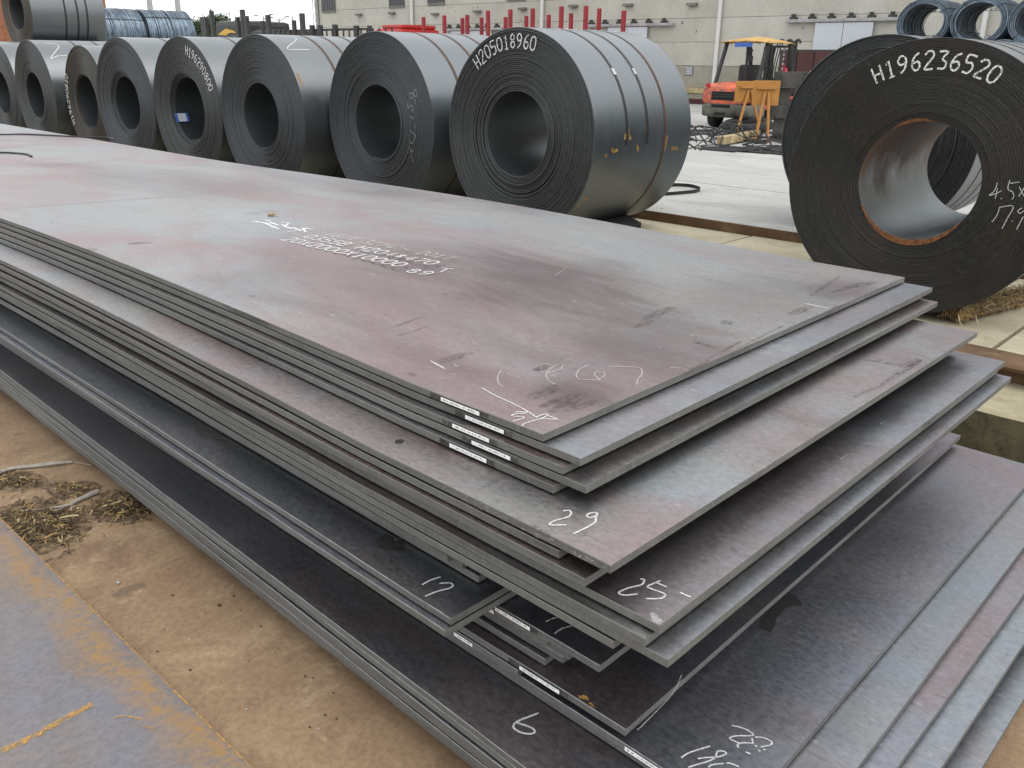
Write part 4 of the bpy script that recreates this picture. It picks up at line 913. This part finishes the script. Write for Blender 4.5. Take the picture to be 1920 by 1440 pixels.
m = MB(); m.tube([(.1,.45,.95),(.05,.35,1.25)],.012,6); 
for i in range(16):
    a = 2*math.pi*i/16; b = 2*math.pi*(i+1)/16; m.tube([(.05+.15*math.cos(a),.33+.05*math.sin(a),1.26+.14*math.sin(a)),(.05+.15*math.cos(b),.33+.05*math.sin(b),1.26+.14*math.sin(b))],.012,5)
m.box(-.4,.4,.5,.6,.8,1.1,0,.03); m.build('dashboard','black',fk)
for s in (-1,1):
    f_ = MB(); f_.prism([(s*.36,.45),(s*.36,.70),(s*.60,.70),(s*.60,.66)],(.30,.98)).build('fender','forkred',fk)
    MB().box(s*.25-.05,s*.25+.05,1.12,2.15,.06,.10).box(s*.25-.05,s*.25+.05,1.11,1.15,.06,.55).build('fork','darksteel',fk)

# ================================================================== ORANGE BOARDS ON TRESTLES
def board(b1, b2, top, dy, width, lab, rz):
    A, Bq = on_z(*b1,ZY), on_z(*b2,ZY); c_ = (A+Bq)/2; H = on_y(top[0],top[1],c_.y).z-ZY
    e_ = empty('orange_board', (c_.x,c_.y,ZY+.002), rz); s = (Bq-A).length/2
    MB().box(-width/2,width/2,.03,.05,H*.60,H,0,.004).build('panel','orange',e_)
    MB().tube([(-s,-.12,0),(-.015,.01,H*.82)],.028,6).build('leg','orange',e_); MB().tube([(s,-.12,0),(.045,.01,H*.82)],.028,6).build('leg','orange',e_)
    MB().box(-width*.36,width*.36,-.02,.029,H*.86,H*.91,0,.004).build('batten','orange',e_)
    tag(e_, lab, 'notice board')
board((1419,265),(1434,267),(1428,151),0,.46,'orange board on two splayed legs next to the timber frame',.55)
board((1385,250),(1409,247),(1400,152),0,.62,'tilted orange board on splayed legs hiding the forklift side',1.15)

# ================================================================== TIMBER FRAME AND SCRAP
P = on_z(1459,264,ZY); tf = empty('timber_barrier', (P.x,P.y,ZY+.002), .45); tag(tf,'weathered timber frame of post and two crossbeams behind scrap heap','timber frame')
for x in (0,1.5): MB().box(x-.12,x+.12,-.09,.09,0,1.18,0,.01).build('post','timber',tf)
MB().box(-.20,1.8,-.13,-.092,.40,.62,0,.008).build('crossbeam','timber',tf); MB().box(-.18,1.8,-.14,-.092,.92,1.20,0,.008).build('crossbeam','timber',tf)
Q = on_y(1496,170,P.y-.3); o = MB().prism([(-.14,-.13),(.10,-.13),(.20,.16),(.02,.14)],(-.012,.012)).build('yellow_sign','yellow'); o.location = Q; o.rotation_euler = (0,0,.4)
o.location = Vector((P.x+.44,P.y-.02,ZY+1.08)); tag(o,'small slanted yellow sheet fixed on the timber frame','sign')
def heap():
    rng = random.Random(3); m = MB()
    for i in range(85):
        px = rng.uniform(1298,1500); py = 268+rng.gauss(0,9)
        if i < 35: px = rng.gauss(1370,30); py = rng.gauss(254,8)
        A = on_z(px,py,ZY+.006); a = rng.gauss(0,.5)+rng.choice((0,3.14)); L = rng.uniform(.3,1.3); hgt = rng.uniform(.01,.10) if i < 60 else rng.uniform(.1,.32)
        pts = [A, A+Vector((math.cos(a)*L*.35, math.sin(a)*L*.35, hgt)), A+Vector((math.cos(a+rng.gauss(0,.4))*L*.7, math.sin(a)*L*.7, hgt*rng.uniform(.2,1))), A+Vector((math.cos(a)*L, math.sin(a)*L+rng.gauss(0,.1), .006))]
        m.tube(smooth(pts,4), rng.uniform(.006,.016), 5)
    for i in range(26):
        A = on_z(rng.uniform(1300,1480),rng.uniform(274,281),ZY+.01); m.tube([A, A+Vector((rng.uniform(.5,1.4),rng.gauss(-.05,.12),.01))], .018, 5)
    o = m.build('strapping_heap','black'); tag(o,'tangled heap of black strapping scrap on the pale yard','scrap heap',None,'stuff')
heap()
A = on_z(1350,274,ZY); Bq = on_z(1418,262,ZY); c_ = (A+Bq)/2; L = (Bq-A).length
o = MB().box(-L/2,-.01*L,-.07,.07,0,.13,0,.01).box(.002,L/2,-.07,.07,.004,.14,0,.01).build('timber_offcut','wood'); o.location = (c_.x,c_.y,ZY+.03); o.rotation_euler = (0,0,math.atan2(Bq.y-A.y,Bq.x-A.x)); tag(o,'thick pale timber offcut lying in the strapping scrap','timber')
P = on_z(1400,246,ZY); m = MB(); n = 28; vs = []
for i in range(n):
    a = 2*math.pi*i/n
    for k in range(10):
        b = 2*math.pi*k/10; rr = .42+.11*math.cos(b); vs.append((rr*math.cos(a), rr*math.sin(a), .10+.10*math.sin(b)))
m.add(vs,[(i*10+k,i*10+(k+1)%10,((i+1)%n)*10+(k+1)%10,((i+1)%n)*10+k) for i in range(n) for k in range(10)])
o = m.build('old_tyre','rubber',None,60); o.location = (P.x,P.y,ZY+.02); o.rotation_euler = (.12,0,0); tag(o,'old grey tyre lying flat behind the pale timber offcut','tyre')
P = on_z(1415,232,ZY); o = MB().tube([(0,0,0),(0,0,.26)],[.15,.165],16).tube([(0,0,.262),(0,0,.28)],.17,16).build('white_bucket','white_sheet',None,50); o.location = (P.x,P.y-.5,ZY+.002); tag(o,'white plastic bucket between the orange board legs','bucket')
P = on_y(1463,93,24.0); cb = empty('steel_cabinet',(P.x,24.0,ZY+.002)); tag(cb,'tall maroon steel cabinet of three panels before the white doors','cabinet')
H = P.z-ZY; MB().box(0,1.6,.005,.6,0,H).build('body','darksteel',cb)
for k in range(3): MB().box(.07+k*.50,.53+k*.50,-.03,.004,.04,H-.05,0,.008).build('door_panel','maroon',cb)

# ================================================================== TRUCKS
def truck_red():
    Y = 22.3; x0 = xat(703,Y-.95)
    e_ = empty('red_truck',(x0,Y,ZY+.002)); tag(e_,'red flatbed truck with tall red stakes before the warehouse','truck')
    ztop = on_y(760,52,Y-.95).z-ZY
    loftm = MB(); loftm.box(.0,1.55,-.95,.95,.75,ztop-.02,0,.12); cabn = loftm.build('cab','truckred',e_)
    MB().box(.12,.9,-.965,-.94,1.55,2.05).build('side_window','glass',cabn); MB().box(.3,1.5,-.8,.8,ztop-.019,ztop+.12,0,.05).build('roof_fairing','truckred',cabn)
    MB().box(.25,.38,-.98,-.951,2.12,2.28).build('marker_light','black',cabn)
    MB().box(.8,1.2,-.985,-.951,2.17,2.23).build('emblem','strap_bright',cabn)
    MB().box(1.7,10.6,-1.0,1.0,.95,1.10,0,.02).build('flatbed','red',e_)
    MB().box(.4,10.4,-.45,.45,.62,.94).build('chassis','darksteel',e_)
    stakes = [(794,-1,32),(833,-1,29),(867,1,34),(876,-1,28),(903,1,33),(915,-1,20),(948,1,32),(957,-1,18),(987,1,30),(999,-1,16),(1029,1,28),(1053,-1,12),(1071,1,25),(1099,-1,11),(1124,1,16),(1170,-1,20)]
    for px, side, py in stakes:
        yy = Y+side*.94; Pq = on_y(px,py,yy); MB().box(Pq.x-x0-.055,Pq.x-x0+.055,side*.94-.05,side*.94+.05,1.101,Pq.z-ZY,0,.006).build('stake','red',e_)
    for xw in (.95,6.6,7.8):
        for s in (-1,1):
            MB().tube([(xw,s*.65,.5),(xw,s*.95,.5)],.5,20).build('wheel','rubber',e_,40)
truck_red()
def truck_dark():
    Y = 15.0; x0 = xat(378,Y); x1 = xat(697,Y); L = x1-x0
    e_ = empty('stake_trailer',(x0,Y,ZY+.002)); tag(e_,'dark steel stake trailer with barred sides behind the coils','trailer')
    MB().box(0,L,-1.2,1.2,.95,1.10,0,.02).build('bed','darksteel',e_); MB().box(.3,L-.3,-.4,.4,.62,.945).build('chassis','darksteel',e_)
    for xw in (2,3.2,L-2.2,L-1.0):
        for s in (-1,1): MB().tube([(xw,s*.85,.5),(xw,s*1.15,.5)],.5,18).build('wheel','rubber',e_,40)
    for px, py, wd in ((382,32,.30),(396,20,.13),(445,32,.12),(454,18,.14),(460,30,.22),(492,39,.12),(502,28,.13),(551,38,.12),(566,25,.13),(585,47,.16),(600,47,.16),(628,46,.16),(668,48,.16),(693,48,.10)):
        side = -1 if py < 35 else 1; Pq = on_y(px,py,Y+side*1.12)
        MB().box(Pq.x-x0-wd/2,Pq.x-x0+wd/2,side*1.12-.05,side*1.12+.05,1.101,Pq.z-ZY,0,.006).build('stake','darksteel',e_)
    for z in (2.10,1.82,1.5):
        MB().box(xat(505,Y+1.12)-x0,xat(697,Y+1.12)-x0,1.14,1.175,z-.03,z+.03).build('side_rail','darksteel',e_)
    for i in range(22):
        xx = xat(520,Y+1.12)-x0+i*.28
        if xx < L: MB().box(xx-.015,xx+.015,1.10,1.138,1.101,2.12).build('side_bar','darksteel',e_)
truck_dark()
def van():
    Y = 20.0; x0 = xat(408,Y-1.1); x1 = xat(528,Y-1.1); L = x1-x0; e_ = empty('dark_truck',(x0,Y,ZY+.002)); tag(e_,'dark lorry cab with gold emblem beside the trees','truck')
    H = on_y(430,39,Y-1.1).z-ZY
    b_ = MB(); b_.box(0,L*.45,-1.1,1.1,.6,H,0,.18); cabv = b_.build('cab','darksteel',e_)
    b2 = MB(); secs = []
    b2.box(L*.46,L,-1.0,1.0,.7,H-.35,0,.30).build('rear_body','black',e_)
    MB().box(.15,L*.38,-1.115,-1.09,H-.95,H-.55).build('window','glass',cabv)
    m = MB(); m.add([(.25,-1.12,H-.50),(.9,-1.12,H-.28),(1.5,-1.12,H-.36),(1.7,-1.12,H-.46),(1.2,-1.12,H-.44),(.9,-1.12,H-.54)],[(0,1,2,3,4,5)]); m.build('emblem','gold',cabv)
    MB().box(L*.36,L*.43,-1.125,-1.10,H-1.2,H-.5).build('tail_light','red',cabv); MB().box(0,L,-.5,.5,.5,.62).build('chassis','darksteel',e_)
    for xw in (1.0,L-1.2):
        for s in (-1,1): MB().tube([(xw,s*.8,.48),(xw,s*1.05,.48)],.48,18).build('wheel','rubber',e_,40)
van()

# ================================================================== WIRE ROD COILS
def wire_mesh(R, W, n, seed):
    rng = random.Random(seed); m = MB(); seg = 40
    for i in range(n):
        y0 = W*(i+rng.uniform(-.4,.4))/n; lay = rng.random()
        r = R-.012 if lay < .45 else R-.012-rng.random()**1.4*.13; dx, dz = rng.gauss(0,.004), rng.gauss(0,.004); tl = rng.gauss(0,.014); ph = rng.uniform(0,6.28)
        if rng.random() < .06: dx, dz, tl = rng.gauss(0,.015), rng.gauss(0,.012), rng.gauss(0,.05)
        vs = []; q = 4; wr = .010
        for k in range(seg):
            a = 2*math.pi*k/seg; rr = r+.004*math.sin(3*a+ph); cy = y0+tl*math.sin(a+ph)
            for j in range(q):
                b = 2*math.pi*(j+.5)/q; vs.append((dx+(rr+wr*math.cos(b))*math.cos(a), cy+wr*math.sin(b), (dz+(rr+wr*math.cos(b))*math.sin(a))*.86))
        m.add(vs,[(k*q+j,k*q+(j+1)%q,((k+1)%seg)*q+(j+1)%q,((k+1)%seg)*q+j) for k in range(seg) for j in range(q)])
    return m
wproto = None
def wire_coil(x,y,z,label,group,rot,sy=1.0,sz=1.0):
    global wproto
    if wproto is None:
        wproto = empty('wire_coil'); o = wire_mesh(.57,1.35,300,1).build('wire_loops','wire',wproto,60); tag(o,kind='stuff')
        b = MB()
        for a in (.6,2.2,3.9,5.4): b.tube([(.575*math.cos(a),-.03,.495*math.sin(a)),(.585*math.cos(a),.65,.503*math.sin(a)),(.575*math.cos(a),1.38,.495*math.sin(a)),(.40*math.cos(a),1.38,.344*math.sin(a)),(.40*math.cos(a),-.03,.344*math.sin(a)),(.575*math.cos(a),-.03,.495*math.sin(a))],.006,4)
        b.build('binding_wire','strap_dark',wproto); e_ = wproto
    else: e_ = copy_tree(wproto)
    e_.location = (x,y,z); e_.rotation_euler = (0,math.pi*(rot%2),0); e_.scale = (1,sy,sz); tag(e_,label,'wire coil',group); return e_
s_ = 1.14; rW = .503; dzW = .845; yW = 21.0
for k in range(5): wire_coil(-8.76+k*s_,yW,ZY+rW+.01,'blue grey wire rod coil in the bottom tier by the warehouse','wire coils stacked before the warehouse',k)
for k in range(4): wire_coil(-8.19+k*s_,yW,ZY+rW+dzW+.01,'blue grey wire rod coil in the middle tier by the warehouse','wire coils stacked before the warehouse',k+1)
for k in range(3): wire_coil(-7.62+k*s_,yW,ZY+rW+2*dzW+.01,'blue grey wire rod coil in the top tier by the warehouse','wire coils stacked before the warehouse',k)
for j, y in enumerate((8.30,9.50)):
    for k in range(2):
        wire_coil(-21.62+k*s_,y,ZY+rW*1.16+.20,'blue wire rod coil in the lower tier behind the upper steel coil','wire coils behind the upper steel coil',k+j,.83,1.16)
    o = MB().box(-22.3,-19.8,y+.3,y+.7,ZY+.001,ZY+.19,0,.01).build('timber_sleeper','timber'); tag(o,'timber sleeper under the blue wire coils behind the upper steel coil','timber','sleepers under the blue wire coils')
    wire_coil(-21.05,y,ZY+rW*1.16+dzW*1.16+.20,('blue wire rod coil lying just behind the upper steel coil','blue wire rod coil furthest behind the upper steel coil')[j],None,j,.83,1.16)

# ================================================================== FAR BACKGROUND
def tree(x,y,z0,h,rw,seed,label):
    rng = random.Random(seed); e_ = empty('tree',(x,y,z0)); tag(e_,label,'tree','trees beyond the yard')
    m = MB(); m.tube([(0,0,0),(.1,0,h*.35),(-.1,.1,h*.7),(0,0,h*.92)],[h*.03,h*.024,h*.015,.03],8)
    for i in range(9):
        a = rng.uniform(0,6.28); z = h*rng.uniform(.35,.8); m.tube([(0,0,z),(math.cos(a)*rw*.4,math.sin(a)*rw*.4,z+h*.08),(math.cos(a)*rw*.75,math.sin(a)*rw*.75,z+h*.12)],[.09,.05,.02],5)
    m.build('trunk','bark',e_); m = MB()
    cl_ = [(rng.gauss(0,.42)*rw, rng.gauss(0,.42)*rw, h*rng.uniform(.3,.97)) for _ in range(60)]
    for cx,cy,cz in cl_:
        sh = 1-.55*max(0,(cz/h-.55)/.45); cx *= sh; cy *= sh
        for _ in range(75):
            P = Vector((cx+rng.gauss(0,.16)*rw, cy+rng.gauss(0,.16)*rw, cz+rng.gauss(0,.05)*h)); n_ = Vector((rng.gauss(0,1),rng.gauss(0,1),rng.gauss(.5,1))).normalized(); t_ = n_.orthogonal().normalized(); b_ = n_.cross(t_); s = rng.uniform(.12,.26)*h/7
            m.add([P-t_*s, P-b_*s*.5, P+t_*s, P+b_*s*.5],[(0,1,2,3)])
    o = m.build('crown','leaf',e_); tag(o,kind='stuff')
for px, py, Y, rw, sd, lab in ((383,20,60,2.9,1,'leafy tree with rounded crown beyond the stake trailer'),(412,18,62,2.6,2,'taller leafy tree beside the dark lorry cab'),(366,34,58,2.2,3,'low leafy tree next to the blue wire coils'),(430,44,60,2.4,4,'low leafy tree half hidden by the dark lorry cab')):
    P = on_y(px,py,Y); tree(P.x,Y,-.3,(P.z+.3)*.90,rw,sd,lab)
def pole(px, Y, top_py, r, lab, lamps=False, lattice=False):
    P = on_y(px,top_py,Y); e_ = empty('lattice_mast' if lattice else ('street_lamp' if lamps else 'yard_pole'),(P.x,Y,-.3)); H = P.z+.3
    if lattice:
        for k,(dx,dy) in enumerate(((-.5,-.5),(.5,-.5),(.5,.5),(-.5,.5))): MB().tube([(dx,dy,0),(dx*.7,dy*.7,H)],.06,5).build('mast_leg','grey_metal',e_)
        m = MB(); n = 12
        for i in range(n):
            z0, z1 = H*i/n, H*(i+1)/n; f0, f1 = 1-.3*i/n, 1-.3*(i+1)/n
            for (a,b) in (((-.5,-.5),(.5,-.5)),((.5,-.5),(.5,.5)),((.5,.5),(-.5,.5)),((-.5,.5),(-.5,-.5))): m.tube([(a[0]*f0,a[1]*f0,z0),(b[0]*f1,b[1]*f1,z1)],.035,4)
        m.build('bracing','grey_metal',e_)
    else: MB().tube([(0,0,0),(0,0,H)],[r,r*.7],8).build('shaft','grey_metal',e_)
    if lamps:
        for s in (-1,1): a = MB(); a.tube(smooth([(0,0,H*.93),(s*1.0,0,H*.99),(s*2.0,0,H*1.02)]),.05,5); aa = a.build('arm','grey_metal',e_); MB().box(s*2.0-.35,s*2.0+.35,-.12,.12,H*1.02-.06,H*1.02+.06).build('lamp_head','darksteel',aa)
    tag(e_, lab, 'mast' if lattice else ('street lamp' if lamps else 'pole'))
pole(590,80,-40,.3,'grey lattice mast rising at the warehouse corner',lattice=True)
pole(272,90,-60,.75,'pale tall pole above the first blue wire coil'); pole(325,90,-60,.70,'pale tall pole above the further blue wire coil')
pole(494,70,30,.13,'twin armed street lamp behind the stake trailer, nearer the trees',True); pole(523,70,34,.13,'twin armed street lamp behind the stake trailer, nearer the warehouse',True)
for i, (px,py) in enumerate(((430,22),(548,30))): pole(px,75,py,.12,('thin line pole beside the taller tree','thin line pole between street lamps and warehouse')[i])
A, Bq = on_y(430,24,75), on_y(548,32,75)
for i in range(2):
    o = MB().tube([A.lerp(Bq,t/10)+Vector((0,0,-i*.9-.9*math.sin(math.pi*t/10))) for t in range(11)],.03,4).build('overhead_line','darksteel'); tag(o,('upper overhead line strung between the thin poles','lower overhead line strung between the thin poles')[i],'cable')
P = on_y(-30,2,16); bk = empty('brick_building',(P.x-6,17,ZY+.002)); tag(bk,'brick building edge showing beside the upper steel coil','building')
wx = xat(5,17)-P.x+6
MB().box(-8,wx,0,6,0,7).build('wall','brickred',bk); MB().box(-8.2,wx+.2,-.2,6.2,7.001,7.3).build('roof','grey_metal',bk)
for z in (1.0,1.9,2.8,3.7): MB().box(-8,wx+.02,-.05,-.001,z,z+.12).build('course_band','wall',bk)
